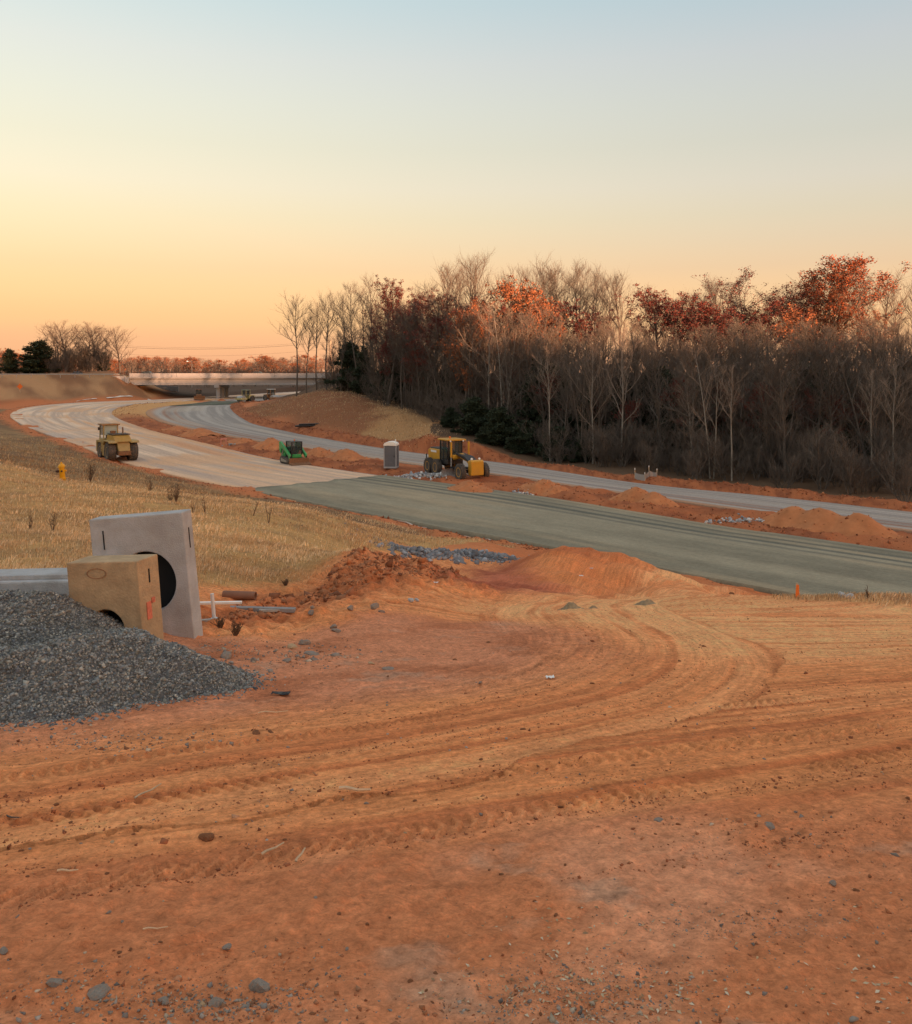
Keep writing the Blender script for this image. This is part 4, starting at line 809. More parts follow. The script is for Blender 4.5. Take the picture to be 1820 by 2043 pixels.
def grader():
    x, y = RD(905, 950); o = empty('motor_grader', (x, y, zr(y)+.03), heading(27), 1.0)
    for wx in (-2.75, -1.2):
        for wy in (-1.0, 1.0): wheel(o, (wx, wy, .68), .68, .46, M_yel2, 22, .035)
    for wy in (-1.08, 1.08): wheel(o, (3.35, wy, .68), .68, .44, M_yel2, 22, .035)
    for wy in (-.7, .7): MB().box((-1.98, wy, .7), (1.8, .18, .36)).build('tandem_case', M_yel2, o, .04)
    MB().box((3.35, 0, .72), (.3, 1.8, .28)).build('front_axle', M_blk, o, .04)
    hd = MB().prism([(-3.7, 1.0), (-3.75, 2.0), (-3.4, 2.15), (-1.05, 2.15), (-1.05, 1.0)], -.62, .62).build('engine_hood', M_yel2, o, .05)
    MB().box((-2.3, 0, 2.19), (2.3, 1.1, .10)).build('hood_top', M_blk, hd, .03); MB().box((-3.77, 0, 1.6), (.03, .9, .7)).build('grille', M_blk, hd)
    MB().box((-2.6, -.632, 1.93), (1.1, .02, .18)).build('name_strip', M_white, hd); MB().tube((-2.1, .25, 2.2), (-2.1, .25, 2.65), .06).build('exhaust', M_blk, hd)
    MB().box((-2.2, 0, .95), (3.0, .9, .3)).build('rear_frame', M_blk, o, .04)
    cab = MB().box((-.35, 0, 3.08), (1.95, 1.75, .14)).build('cab_roof', M_yel2, o, .04)
    for cx, cy in ((-1.05, -.72), (-1.05, .72), (.3, -.62), (.3, .62)): MB().box((cx, cy, 2.05), (.1, .1, 2.0)).build('cab_post', M_blk, cab)
    MB().box((-.38, 0, 1.2), (1.5, 1.45, .35)).build('cab_floor', M_blk, cab, .03)
    for cy in (-.72, .72):
        w_ = MB().box((-.38, cy, 2.2), (1.3, .015, 1.6)).build('side_window', M_glass, cab); MB().box((-.45, cy, 2.05), (.06, .05, 1.9)).build('door_frame', M_blk, w_)
    MB().box((.32, 0, 2.3), (.015, 1.2, 1.35)).build('windscreen', M_glass, cab); MB().box((-.6, 0, 1.75), (.5, .55, .8)).build('seat', M_blk, cab, .05)
    MB().box((.18, 0, 1.75), (.2, .3, .7)).build('console', M_blk, cab, .03)
    MB().tube((-.3, -.2, 3.15), (-.3, -.2, 3.33), .08, n=10).build('beacon', M_orange, cab)
    for cy in (-.6, .6): MB().tube((.6, cy, 3.0), (.66, cy, 3.0), .07, n=10).build('work_light', M_white, cab)
    MB().add([(p[0], sy*.16, p[1]+dz) for sy in (-1, 1) for dz in (0, .42) for p in ((.2, 1.35), (1.4, 1.62), (2.6, 1.45), (3.75, .85))],
             [(0, 1, 5, 4), (1, 2, 6, 5), (2, 3, 7, 6), (12, 13, 9, 8), (13, 14, 10, 9), (14, 15, 11, 10), (4, 5, 13, 12), (5, 6, 14, 13), (6, 7, 15, 14), (8, 9, 1, 0), (9, 10, 2, 1), (10, 11, 3, 2), (0, 4, 12, 8), (3, 11, 15, 7)]).build('main_beam', M_yel2, o, .03)
    MB().prism([(1.0, 2.05), (2.7, 1.9), (3.6, 1.55), (3.6, 1.45), (1.0, 1.95)], -.42, .42).build('beam_cover', M_blk, o, .03)
    MB().prism([(3.75, .45), (3.7, 1.62), (4.1, 1.7), (4.3, 1.6), (4.3, .45)], -.58, .58).build('push_block', M_yel2, o, .06)
    MB().box((1.25, 0, 1.75), (.35, 1.5, .28)).build('saddle', M_yel2, o, .03)
    for s_ in (-1, 1):
        c_ = MB().tube((1.2, s_*.82, .95), (1.2, s_*.82, 2.1), .055, n=8).build('lift_rod', M_steel, o); MB().tube((1.2, s_*.82, 1.7), (1.2, s_*.82, 2.95), .085, n=10).build('lift_cylinder', M_yel2, c_)
        MB().tube((3.9, s_*.35, 1.75), (3.98, s_*.35, 1.78), .09, n=10).build('headlight', M_white, o)
        MB().tube((.7, s_*.3, .75), (3.4, 0, .95), .09, n=8).build('draw_bar', M_blk, o)
    MB().lathe([(.55, .72), (.75, .72), (.75, .84), (.55, .84), (.55, .72)], 24, 'z', (1.05, 0, 0)).build('circle', M_blk, o)
    prof = [(.02+.22*math.cos(t), .45+.36*math.sin(t)) for t in np.linspace(math.pi*.62, math.pi*1.38, 8)]; prof = prof+[(a+.03, b) for a, b in reversed(prof)]
    bl = MB().prism(prof, -1.9, 1.9).build('blade', M_steel, o); bl.location = (1.05, 0, 0); bl.rotation_euler = (0, 0, R(18))
    for s_ in (-.4, .4): MB().tube((-3.7, s_, .95), (-4.5, s_, 1.05), .06).tube((-4.5, s_, 1.05), (-4.6, s_, .55), .05).tube((-4.5, s_, 1.0), (-4.55, s_, 1.55), .05).build('ripper', M_blk, o)
    MB().tube((-1.1, -.95, .55), (-1.1, -.95, 1.35), .02, n=6).tube((-.7, -.95, .55), (-.7, -.95, 1.35), .02, n=6).box((-.9, -.95, .6), (.4, .1, .04)).box((-.9, -.95, .95), (.4, .1, .04)).build('ladder', M_blk, o)
    tag(o, 'yellow motor grader with black cab working behind a dirt pile on the median', 'grader')
grader()
def toilet():
    x, y = RD(781, 938); o = empty('portable_toilet', (x, y, H(x, y)-.02), R(-8)); z0 = 0
    MB().box((0, 0, .08), (1.15, 1.15, .16)).build('skid_base', M_lgrey, o, .02)
    for sx, sy in ((-.54, -.54), (.54, -.54), (-.54, .54), (.54, .54)): MB().box((sx, sy, 1.08), (.09, .09, 1.95)).build('corner_post', M_lgrey, o, .02)
    MB().box((-.545, 0, 1.08), (.03, 1.0, 1.9)).build('side_wall', M_lgrey, o); MB().box((.545, 0, 1.08), (.03, 1.0, 1.9)).build('side_wall', M_grey, o); MB().box((0, .545, 1.08), (1.0, .03, 1.9)).build('back_wall', M_grey, o)
    d = MB().box((0, -.545, 1.06), (1.0, .035, 1.86)).build('door', M_grey, o, .01)
    for zz in (.62, 1.5): MB().box((0, -.568, zz), (.72, .014, .68)).build('door_panel', M_grey, d, .005)
    MB().box((.38, -.575, 1.08), (.06, .03, .16)).build('latch', M_blk, d)
    prof = [(-.60, 2.02), (-.60, 2.14), (-.52, 2.26), (-.3, 2.36), (0, 2.40), (.3, 2.36), (.52, 2.26), (.60, 2.14), (.60, 2.02)]
    MB().prism(prof, -.60, .60).build('roof', mat('white_roof', (.82, .80, .74), .4, .04), o, .03)
    MB().tube((.3, .4, 2.3), (.3, .4, 2.55), .05, n=8).build('vent_pipe', M_white, o)
    tag(o, 'grey portable toilet with a white domed roof on the median', 'portable toilet')
toilet()
def small_dozer(px, py, th, paint, label, canopy=None, D=None):
    x, y = RD(px, py) if D is None else Q(px, D); o = empty('bulldozer', (x, y, H(x, y) if D else zr(y)+.02), heading(th))
    for s_ in (-1, 1): MB().prism([(-1.4, .4), (-1.2, .85), (1.1, .85), (1.35, .45), (1.1, .05), (-1.15, .05)], s_*.65, s_*1.15).build('track', M_blk, o, .05)
    MB().prism([(-1.3, .6), (-1.3, 1.5), (.2, 1.5), (1.4, 1.45), (1.4, .6)], -.62, .62).build('body', paint, o, .04)
    c = MB().box((-.6, 0, 2.75), (1.5, 1.5, .1)).build('cab_roof', canopy or paint, o, .03)
    for cx in (-1.2, 0):
        for cy in (-.6, .6): MB().box((cx, cy, 2.1), (.09, .09, 1.3)).build('cab_post', M_blk, c)
    MB().box((-.6, 0, 2.1), (1.1, 1.1, 1.1)).build('cab_glass', M_glass, c)
    MB().prism([(1.9, .1), (1.8, .6), (1.9, 1.1), (1.98, 1.1), (1.9, .6), (2.0, .1)], -1.4, 1.4).build('blade', M_rust, o)
    for s_ in (-1, 1): MB().box((1.2, s_*1.2, .5), (1.6, .12, .18)).build('push_arm', paint, o)
    tag(o, label, 'bulldozer')
small_dozer(397, 798, 20, mat('dull_brown_paint', (.2, .1, .05), .6, .2), 'small dark bulldozer left of the bridge pier in the distance')
def far_roller(px, py, th, label, paint, canopy):
    x, y = RD(px, py); o = empty('drum_roller', (x, y, zr(y)+.12), heading(th))
    MB().lathe([(0, -1.0), (.72, -1.0), (.75, -.95), (.75, .95), (.72, 1.0), (0, 1.0)], 24, 'y', (1.5, 0, .75)).build('drum', M_steel, o, smooth=True)
    MB().box((1.5, -1.1, .75), (1.9, .12, .3)).box((1.5, 1.1, .75), (1.9, .12, .3)).box((2.45, 0, .75), (.14, 2.3, .35)).build('drum_frame', paint, o)
    for s_ in (-1, 1): MB().lathe([(.25, -.25), (.7, -.27), (.78, -.15), (.78, .15), (.7, .27), (.25, .25)], 20, 'y', (-1.3, s_*.8, .78)).build('wheel', M_tyre, o)
    MB().prism([(-2.2, .8), (-2.2, 1.6), (-.4, 1.75), (-.4, .8)], -.75, .75).build('engine_hood', paint, o, .05)
    c = MB().box((0, 0, 2.95), (1.6, 1.7, .1)).build('cab_roof', canopy, o, .03); MB().box((0, 0, 2.1), (1.2, 1.4, 1.5)).build('cab_glass', M_glass, c)
    for cx in (-.65, .65):
        for cy in (-.72, .72): MB().box((cx, cy, 2.15), (.09, .09, 1.6)).build('cab_post', paint, c)
    tag(o, label, 'roller')
far_roller(491, 802.5, -35, 'pale yellow drum roller at the dark road layer near the bridge', mat('pale_yellow_paint', (.5, .42, .18), .5, .15), mat('green_grey', (.2, .26, .2), .5, .1))
far_roller(541, 800.5, 50, 'distant roller with a white canopy right of the pale yellow roller', mat('orange_brown_paint', (.32, .15, .06), .6, .15), M_white)

ico_v = None
def ico():
    bm = bmesh.new(); bmesh.ops.create_icosphere(bm, subdivisions=1, radius=1); v = np.array([p.co[:] for p in bm.verts]); f = np.array([[q.index for q in p.verts] for p in bm.faces]); bm.free(); return v, f
ICO = ico()
bm = bmesh.new(); bmesh.ops.create_icosphere(bm, subdivisions=0 if False else 1, radius=1); bm.free()
ICO_V = ICO[0]; ICO_F = ICO[1]
OCT_V = np.array([(1, 0, 0), (-1, 0, 0), (0, 1, 0), (0, -1, 0), (0, 0, 1), (0, 0, -1)], float); OCT_F = np.array([(0, 2, 4), (2, 1, 4), (1, 3, 4), (3, 0, 4), (2, 0, 5), (1, 2, 5), (3, 1, 5), (0, 3, 5)])
def stones(name, pts, size, m_cols, seed, parent=None, base='oct', flat=.7, sink=.42, kind='stuff', jit=.5):
    """many small angular stones as one mesh with a colour for each"""
    r_ = np.random.RandomState(seed); n = len(pts); v, f = (OCT_V, OCT_F) if base == 'oct' else (ICO_V, ICO_F); m = len(v)
    sz = np.asarray(size)*np.ones(n); sc = np.stack([sz*r_.uniform(.7, 1.4, n), sz*r_.uniform(.6, 1.2, n), sz*r_.uniform(.5, 1.1, n)*flat], 1)
    q = r_.normal(0, 1, (n, 4)); q[:, 1:3] *= .45; q /= np.linalg.norm(q, axis=1)[:, None]; w_, x, y, z = q.T
    Rm = np.stack([1-2*(y*y+z*z), 2*(x*y-z*w_), 2*(x*z+y*w_), 2*(x*y+z*w_), 1-2*(x*x+z*z), 2*(y*z-x*w_), 2*(x*z-y*w_), 2*(y*z+x*w_), 1-2*(x*x+y*y)], -1).reshape(n, 3, 3)
    vv = v[None]*(1+r_.uniform(-jit, jit*.5, (n, m, 1)))*sc[:, None]; vv = np.einsum('nij,nmj->nmi', Rm, vv)+np.asarray(pts)[:, None]; vv[..., 2] += (sz*flat*(1-sink*2)*.5)[:, None]
    F_ = (f[None]+np.arange(n)[:, None, None]*m).reshape(-1, 3); me = npmesh(name, vv.reshape(-1, 3), tri=F_, mat=M_gravel)
    cols = np.array(m_cols)[r_.randint(0, len(m_cols), n)]*r_.uniform(.65, 1.35, (n, 1)); set_col(me, np.repeat(cols, m, 0)); o = bpy.data.objects.new(name, me); link(o, parent)
    if kind: o['kind'] = kind
    return o
M_gravel = attr_mat('crushed_stone', bump=.2, bsc=(60, 200), dist=.004, var=.15, rough=.85, spec=.25)

# ------------------------------------------------------------------ dirt piles on the median
def heap_mesh(name, peaks, rx, ry, m, seed, n=44, slope=.62, asp=1.0):
    """peaks: (x, y, h) in local metres; conical heap with rounded tops"""
    t = np.linspace(-1, 1, n); gx, gy = np.meshgrid(t*rx, t*ry); hx = gx.ravel(); hy = gy.ravel(); h = np.full(hx.shape, -9.)
    wx = .15*fbm(hx*1.1+seed, hy*1.1, 3, seed); 
    for x, y, hh in peaks:
        d = np.hypot(hx-x, (hy-y)*asp); h = np.maximum(h, hh-slope*(np.sqrt(d*d+.09)-.3)*(1+wx))
    h = h+.16*fbm(hx*1.1, hy*1.1, 4, seed+3, .6)+.05*fbm(hx*5, hy*5, 2, seed+5)
    return hx, hy, h, n
M_pile = mat('loose_red_clay', (.47, .18, .072), .95, .2, 1.2, bump=.5, bsc=8, dirt=(.36, .12, .045), dsc=.8, damt=.5)
def dirt_pile(px, D, w_, h, label, extra=(), rot=None, depth=None):
    dd = np.linspace(D*.93, D*1.07, 60); qx = (px-910)/F*dd; a_ = road_sd(qx, dd, An, Af)[0]; b_ = road_sd(qx, dd, Bn, Bf)[0]
    D = float(dd[np.argmin(np.abs((a_-.15*w_)-b_))]) if px != 938 else D; x, y = Q(px, D); dr = math.atan2(.74, -.67) if rot is None else rot
    h = h*.86; extra = [(a, b, c*.86) for a, b, c in extra]; peaks = [(0, 0, h)]+[(a, b, c) for a, b, c in extra]; rx = w_/2+max([abs(a) for a, _, _ in extra]+[0])*.3; ry = (w_/2/1.45+.7 if not extra else h/.55/1.45+.9)
    hx, hy, hz, n = heap_mesh('dirt_pile', peaks, rx*1.15, ry*1.15, M_pile, int(px), slope=h/(w_/2)*1.05 if not extra else .55, asp=1.45)
    wx_ = x+hx*math.cos(dr)-hy*math.sin(dr); wy_ = y+hx*math.sin(dr)+hy*math.cos(dr); g = np.maximum(height(wx_, wy_), np.where((road_sd(wx_, wy_, An, Af)[0] < .1) | (road_sd(wx_, wy_, Bn, Bf)[0] < .1), zr(wy_)+.02, -99)); base = H(x, y)
    z = np.maximum(g-.25, base+hz); V = np.stack([wx_-x, wy_-y, z-base], 1); i = np.arange(n-1)[:, None]*n+np.arange(n-1)[None]; i = i.ravel(); q = np.stack([i, i+1, i+n+1, i+n], 1)
    keep = (z > g-.2)[q].any(1); me = npmesh('dirt_pile', V, quad=q[keep], smooth=True, mat=M_pile)
    bm = bmesh.new(); bm.from_mesh(me); bmesh.ops.delete(bm, geom=[v for v in bm.verts if not v.link_faces], context='VERTS'); bm.to_mesh(me); bm.free()
    o = bpy.data.objects.new('dirt_pile', me); link(o); o.location = (x, y, base); r_ = np.random.RandomState(int(px)); ok = np.nonzero(z > g+.05)[0]; pk = r_.choice(ok, min(len(ok), 130)); stones('clods', V[pk]+r_.normal(0, .04, (len(pk), 3))*np.array((1, 1, 0)), r_.lognormal(math.log(.045), .5, len(pk)), [(.42, .16, .065), (.34, .12, .05), (.48, .2, .085)], int(px)+1, o, flat=.8); tag(o, label, 'dirt pile', 'red dirt piles along the median')
dirt_pile(938, 65.5, 6.2, 1.3, 'red dirt pile right in front of the motor grader')
dirt_pile(1086, 61.0, 4.2, .95, 'small pointed dirt pile right of the one before the grader')
dirt_pile(1270, 55.8, 5.4, .9, 'low twin-topped dirt pile halfway along the median at the right', extra=[(-1.6, .2, .75)])
dirt_pile(1640, 47.4, 6.8, 1.25, 'largest flat-topped dirt pile near the right edge', extra=[(-2.0, 0, 1.15), (1.6, 0, 1.1)])
dirt_pile(690, 88.0, 4.6, 1.05, 'red dirt pile left of the portable toilet')
dirt_pile(636, 92.0, 4.4, 1.2, 'pointed dirt pile right behind the green loader')
dirt_pile(541, 96.0, 5.5, 1.3, 'red dirt pile just left of the green loader')
dirt_pile(484, 103, 4.6, .6, 'low dirt pile left of the one beside the loader')
dirt_pile(400, 115, 5.5, .85, 'dirt pile on the median right of the old roller')
dirt_pile(352, 124, 5.5, .75, 'dirt pile on the median behind the old roller')

# ------------------------------------------------------------------ precast concrete pieces and the gravel heap
def headwall(name, px, py, D, w_, t, h, hole_r, hole_z, yaw, roll, m, label, hole_y=0):
    """block with a round opening; origin at the middle of its base"""
    hx0 = hole_y; X, Y, Z = P(px, py, D); o = empty(name, (X, Y, Z), 0); o.rotation_mode = 'QUATERNION'
    o.rotation_quaternion = (Matrix.Rotation(roll, 3, 'Y') @ Matrix.Rotation(yaw, 3, 'Z')).to_quaternion()
    bm = bmesh.new(); n = 40; ringf = []; ringb = []; outf = []; outb = []
    def onrect(a):
        c, s_ = math.cos(a), math.sin(a); k = min(((w_/2-hx0) if c > 0 else (w_/2+hx0))/abs(c) if abs(c) > 1e-6 else 9, ((h-hole_z) if s_ > 0 else hole_z)/abs(s_) if abs(s_) > 1e-6 else 9); return hx0+c*k, hole_z+s_*k
    corner = [math.atan2(h-hole_z, w_/2-hx0), math.atan2(h-hole_z, -w_/2-hx0), math.atan2(-hole_z, -w_/2-hx0), math.atan2(-hole_z, w_/2-hx0)]
    an = sorted([2*math.pi*i/n-math.pi for i in range(n)]+corner)
    for a in an:
        x_, z_ = onrect(a); cx, cz = hx0+hole_r*math.cos(a), hole_z+hole_r*math.sin(a)
        outf.append(bm.verts.new((x_, -t/2, z_))); outb.append(bm.verts.new((x_, t/2, z_))); ringf.append(bm.verts.new((cx, -t/2, cz))); ringb.append(bm.verts.new((cx, t/2, cz)))
    k = len(an)
    for i in range(k):
        j = (i+1) % k
        bm.faces.new((outf[i], outf[j], ringf[j], ringf[i])); bm.faces.new((ringb[i], ringb[j], outb[j], outb[i])); bm.faces.new((outf[j], outf[i], outb[i], outb[j])); bm.faces.new((ringf[i], ringf[j], ringb[j], ringb[i]))
    bmesh.ops.recalc_face_normals(bm, faces=bm.faces); me = bpy.data.meshes.new('slab'); bm.to_mesh(me); bm.free(); me.materials.append(m)
    s_ = bpy.data.objects.new('slab', me); link(s_, o); b = s_.modifiers.new('bevel', 'BEVEL'); b.width = .012; b.segments = 2; b.limit_method = 'ANGLE'; b.angle_limit = R(50)
    MB().lathe([(0, t/2-.07), (hole_r-.003, t/2-.07), (hole_r-.003, t/2-.004), (0, t/2-.004)], 32, 'y', (hx0, 0, hole_z)).build('hole_shade_disc', mat('hole_shade_black', (.010, .010, .011), .8, .2), o)  # black disc closing the hole, painted in for the shade deep inside
    for xx in ((-w_*.36,) if h > 1 else ()): MB().box((xx, -t/2-.002, h*.84), (.012, .008, h*.14)).build('lifting_slot', M_dark, o)
    MB().box((w_/2+.002, 0, h*.80), (.008, .014, h*.15)).build('lifting_slot', M_dark, o)
    tag(o, label, 'precast headwall'); return o
hw1 = headwall('concrete_headwall', 306, 1293, 9.6, 1.06, .23, 1.46, .33, .74, R(-7), R(-5.6), M_conc, 'tall grey precast concrete headwall with a round pipe opening, leaning slightly', .055)
hw2 = headwall('concrete_headwall', 238, 1292, 8.3, .76, .32, .84, .19, .21, R(-15), R(-4.5), M_conc2, 'smaller tan weathered concrete headwall half sunk behind the gravel heap')
mk = MB().box((.385, -.04, .36), (.006, .07, .16)).box((.386, .03, .44), (.006, .05, .05)).build('paint_mark', mat('faded_pink_paint', (.55, .16, .1), .9, .3, 20), hw2)
t_ = MB()
for k, r_ in ((0, .055),):
    for i in range(24):
        a = 2*math.pi*i/24; t_.box((-.06+math.cos(a)*.10, -.162, .735+math.sin(a)*.045), (.028, .005, .008), rot=Matrix.Rotation(-math.atan2(math.cos(a)*.045, -math.sin(a)*.10), 3, 'Y'))
t_.build('maker_stamp', mat('faded_red_stamp', (.33, .18, .10), .9, .3, 20), hw2)
def lying_slab():
    X, Y, Z = P(40, 1212, 9.3); o = empty('concrete_slab', (X, Y, Z), R(6))
    MB().prism([(-2.6, 0), (-2.6, .33), (.72, .32), (.72, 0)], -.22, .22).build('beam', M_conc, o, .02); MB().box((-.95, .02, .345), (3.2, .34, .05)).build('top_ledge', M_conc, o, .01)
    tag(o, 'long low grey concrete piece lying behind the gravel heap', 'concrete beam')
lying_slab()
GCOL = [tuple(v*1.3 for v in q) for q in [(.14, .145, .145), (.175, .18, .178), (.16, .165, .16), (.085, .09, .10), (.20, .195, .18), (.12, .12, .105), (.26, .25, .22), (.145, .14, .125), (.11, .115, .115)]]
HEAP = [((Q(245, 7.2), .41), (Q(100, 6.6), .38)), ((Q(100, 6.6), .38), (Q(-260, 6.2), .30)), ((Q(245, 7.2), .41), (Q(320, 7.1), .30)), ((Q(320, 7.1), .30), (Q(425, 7.0), .05)), ((Q(75, 8.1), .58), (Q(-260, 8.2), .60)), ((Q(75, 8.1), .58), (Q(140, 8.0), .42))]
def heap_h(x, y):
    h = np.full(x.shape, -9.)
    for (a, ha), (b, hb) in HEAP:
        a = np.array(a); e = np.array(b)-a; t = np.clip(((x-a[0])*e[0]+(y-a[1])*e[1])/(e@e), 0, 1); d = np.hypot(x-a[0]-e[0]*t, y-a[1]-e[1]*t); h = np.maximum(h, ha+(hb-ha)*t-.60*(np.sqrt(d*d+.04)-.2))
    return h+.05*fbm(x*1.6, y*1.6, 3, 131)+.02*fbm(x*6, y*6, 2, 132)
def gravel_heap():
    gx, gy = np.meshgrid(np.linspace(-7.2, -1.0, 125), np.linspace(4.6, 9.4, 100)); x = gx.ravel(); y = gy.ravel(); g = height(x, y); h = heap_h(x, y); z = g+np.maximum(h, -.12)
    o = empty('gravel_heap', (-3.2, 6.9, H(-3.2, 6.9))); off = np.array(o.location); n = 125; i = (np.arange(99)[:, None]*n+np.arange(124)[None]).ravel(); q = np.stack([i, i+1, i+n+1, i+n], 1); keep = (h > -.1)[q].all(1)
    me = npmesh('heap_core', np.stack([x, y, z], 1)-off, quad=q[keep], smooth=True, mat=mat('gravel_fines', (.09, .09, .088), .95, .3, 30))
    bm = bmesh.new(); bm.from_mesh(me); bmesh.ops.delete(bm, geom=[v for v in bm.verts if not v.link_faces], context='VERTS'); bm.to_mesh(me); bm.free()
    link(bpy.data.objects.new('heap_core', me), o)
    r_ = np.random.RandomState(9); m = 150000; px_ = r_.uniform(-6.2, -1.0, m); py_ = r_.uniform(4.6, 9.0, m); hh = heap_h(px_, py_); ok = (hh > r_.exponential(.035, m)*-1) & (px_ > -.66*py_); px_ = px_[ok]; py_ = py_[ok]; hh = hh[ok]
    pz = height(px_, py_)+np.maximum(hh, 0); sz = r_.lognormal(math.log(.0118), .32, len(px_)).clip(.007, .034)
    stones('stones', np.stack([px_, py_, pz], 1)-off, sz, GCOL, 10, o, base='oct', flat=.8)
    tag(o, 'heap of dark grey crushed stone at the left edge below the headwalls', 'gravel heap')
gravel_heap()

# ------------------------------------------------------------------ dry grass
M_straw = attr_mat('dry_straw', rough=.9, bump=0, var=.1, bsc=(3, 9))
def grass(name, n, xr, yr, mask, hgt, wid, seed, cols, label, lean=.5):
    r_ = np.random.RandomState(seed); y = yr[0]*(yr[1]/yr[0])**r_.uniform(0, 1, n); x = (r_.uniform(xr[0], xr[1], n)-910)/F*y
    k = mask(x, y) > r_.uniform(0, 1, n); x = x[k]; y = y[k]; m = len(x); z = height(x, y)
    cl = .5+.5*fbm(x/1.1, y/1.1, 3, seed+1); h = hgt*(.35+1.0*cl)*r_.uniform(.5, 1.3, m); w_ = wid*r_.uniform(.7, 1.4, m)*(y/12)**.75
    az = r_.uniform(0, 6.28, m); le = lean*r_.uniform(.2, 1.6, m); wind = .35
    dx = np.cos(az)*le+wind; dy = np.sin(az)*le-.1; a2 = r_.uniform(-.7, .7, m); ux = np.cos(a2)*w_/2; uy = np.sin(a2)*w_/2
    b0 = np.stack([x-ux, y-uy, z-.02], 1); b1 = np.stack([x+ux, y+uy, z-.02], 1); mid = np.stack([x+dx*h*.35, y+dy*h*.35, z+h*.6], 1); tip = np.stack([x+dx*h*.95, y+dy*h*.95, z+h*.9], 1)
    m0 = mid-np.stack([ux, uy, 0*ux], 1)*.7; m1 = mid+np.stack([ux, uy, 0*ux], 1)*.7
    V = np.stack([b0, b1, m0, m1, tip], 1).reshape(-1, 3); i = np.arange(m)[:, None]*5; T = np.concatenate([i+np.array([0, 1, 3]), i+np.array([0, 3, 2]), i+np.array([2, 3, 4])])
    me = npmesh(name, V, tri=T, mat=M_straw); c = np.array(cols)[r_.randint(0, len(cols), m)]*r_.uniform(.7, 1.25, (m, 1)); c = c*(.95+.5*cl[:, None])*np.array((1.52, 1.56, 1.72)); bk = np.clip(.5+.9*fbm(x/3.1, y/2.2, 3, seed+7), 0, 1)[:, None]; c = c*(1-.32*bk)*np.array((1, 1-.06, 1-.1))**bk; set_col(me, np.repeat(c, 5, 0))
    o = bpy.data.objects.new(name, me); link(o); tag(o, label, 'grass', kind='stuff'); return o
STR = [(.48, .335, .18), (.43, .29, .15), (.54, .40, .235), (.36, .235, .12), (.40, .29, .165)]; STRD = [(.30, .20, .10), (.24, .15, .08), (.36, .25, .13), (.20, .14, .08)]
def gmask(x, y):
    n1 = fbm(x/2.3, y/2.3, 4, 71); n2 = fbm(x*1.3, y*1.3, 4, 72); sA = road_sd(x, y, An, Af)[0]
    return sm(.3, -.9, polyd(x, y, GRASS)+.55*n2+.5*n1)*sm(1.4, 3.4, np.where(y > 33, sA, 9)+1.3*n1)*(.18+.82*sm(-.35, .25, fbm(x/1.3, y/.9, 3, 211)+.3*n2))
grass('dry_grass', 75000, (-120, 760), (10.8, 22), gmask, .085, .008, 201, STR, 'golden dry grass on the near slope behind the concrete headwalls')
grass('dry_grass', 75000, (-120, 1080), (22, 48), gmask, .11, .008, 202, STR+STRD[:1], 'dry grass on the slope running down to the treated carriageway')
grass('dry_grass', 26000, (-120, 500), (46, 115), gmask, .20, .009, 203, STRD, 'greyer dry grass in the hollow around the hydrant')
grass('dry_grass', 6000, (1540, 2000), (12.2, 15.6), lambda x, y: sm(.25, -.3, polyd(x, y, STRIP)+.35*fbm(x*1.3, y*1.3, 4, 72)), .075, .008, 204, STR+STRD, 'strip of dry grass along the lip of the pad at the right')
grass('dry_grass', 26000, (460, 960), (90, 200), lambda x, y: sm(1, -3, polyd(x, y, HILL))*.8, .25, .008, 205, STRD+STR[3:], 'brown grass on the knoll below the left end of the wood')

# ------------------------------------------------------------------ stones, clods and litter on the pad
def rock_mesh(seed, flat=.65):
    bm = bmesh.new(); bmesh.ops.create_icosphere(bm, subdivisions=2, radius=1); r_ = random.Random(seed); pl = [(Vector((r_.gauss(0, 1), r_.gauss(0, 1), r_.gauss(0, 1))).normalized(), r_.uniform(.55, .85)) for _ in range(9)]
    for v in bm.verts:
        for n, d in pl:
            k = v.co.dot(n)
            if k > d: v.co -= n*(k-d)
        v.co *= 1+r_.uniform(-.04, .04); v.co.z *= flat
    me = bpy.data.meshes.new('rock'); bm.to_mesh(me); bm.free(); return me
ROCKS = [rock_mesh(i, .6 if i % 2 else .75) for i in range(6)]
for m_ in (M_stone, M_stone2, M_clod, M_stone3): pass
RM = {}
def rock_data(i, m):
    k = (i, m.name)
    if k not in RM: d = ROCKS[i].copy(); d.materials.append(m); RM[k] = d
    return RM[k]
rr = random.Random(3)
def pad_D(py):
    return 1.4/((py-750)/F-.15)
def hitD(px, py):        # distance at which a sight line meets the ground
    pd = pad_D(py); pd = pd if pd > 0 else 30; t = np.linspace(max(2, pd*.7), max(pd*1.25, pd+2), 160); x = (px-910)/F*t; g = height(x, t); zl = CAMZ-(py-750)/F*t; k = np.nonzero(zl <= g)[0]; return float(t[k[0]]) if len(k) else pad_D(py)
def rock(px, py, size, m, label, group=None, name='rock', flat=1.0, cat='rock'):
    D = hitD(px, py); x, y = Q(px, D); o = bpy.data.objects.new(name, rock_data(rr.randrange(6), m)); link(o); r_ = size/F*D/2
    o.location = (x, y, H(x, y)+r_*.15*flat); o.rotation_euler = (rr.gauss(0, .15), rr.gauss(0, .15), rr.random()*6.28); o.scale = (r_*rr.uniform(.95, 1.15), r_*rr.uniform(.7, .95), r_*rr.uniform(.75, 1.0)*flat); tag(o, label, cat, group); return o
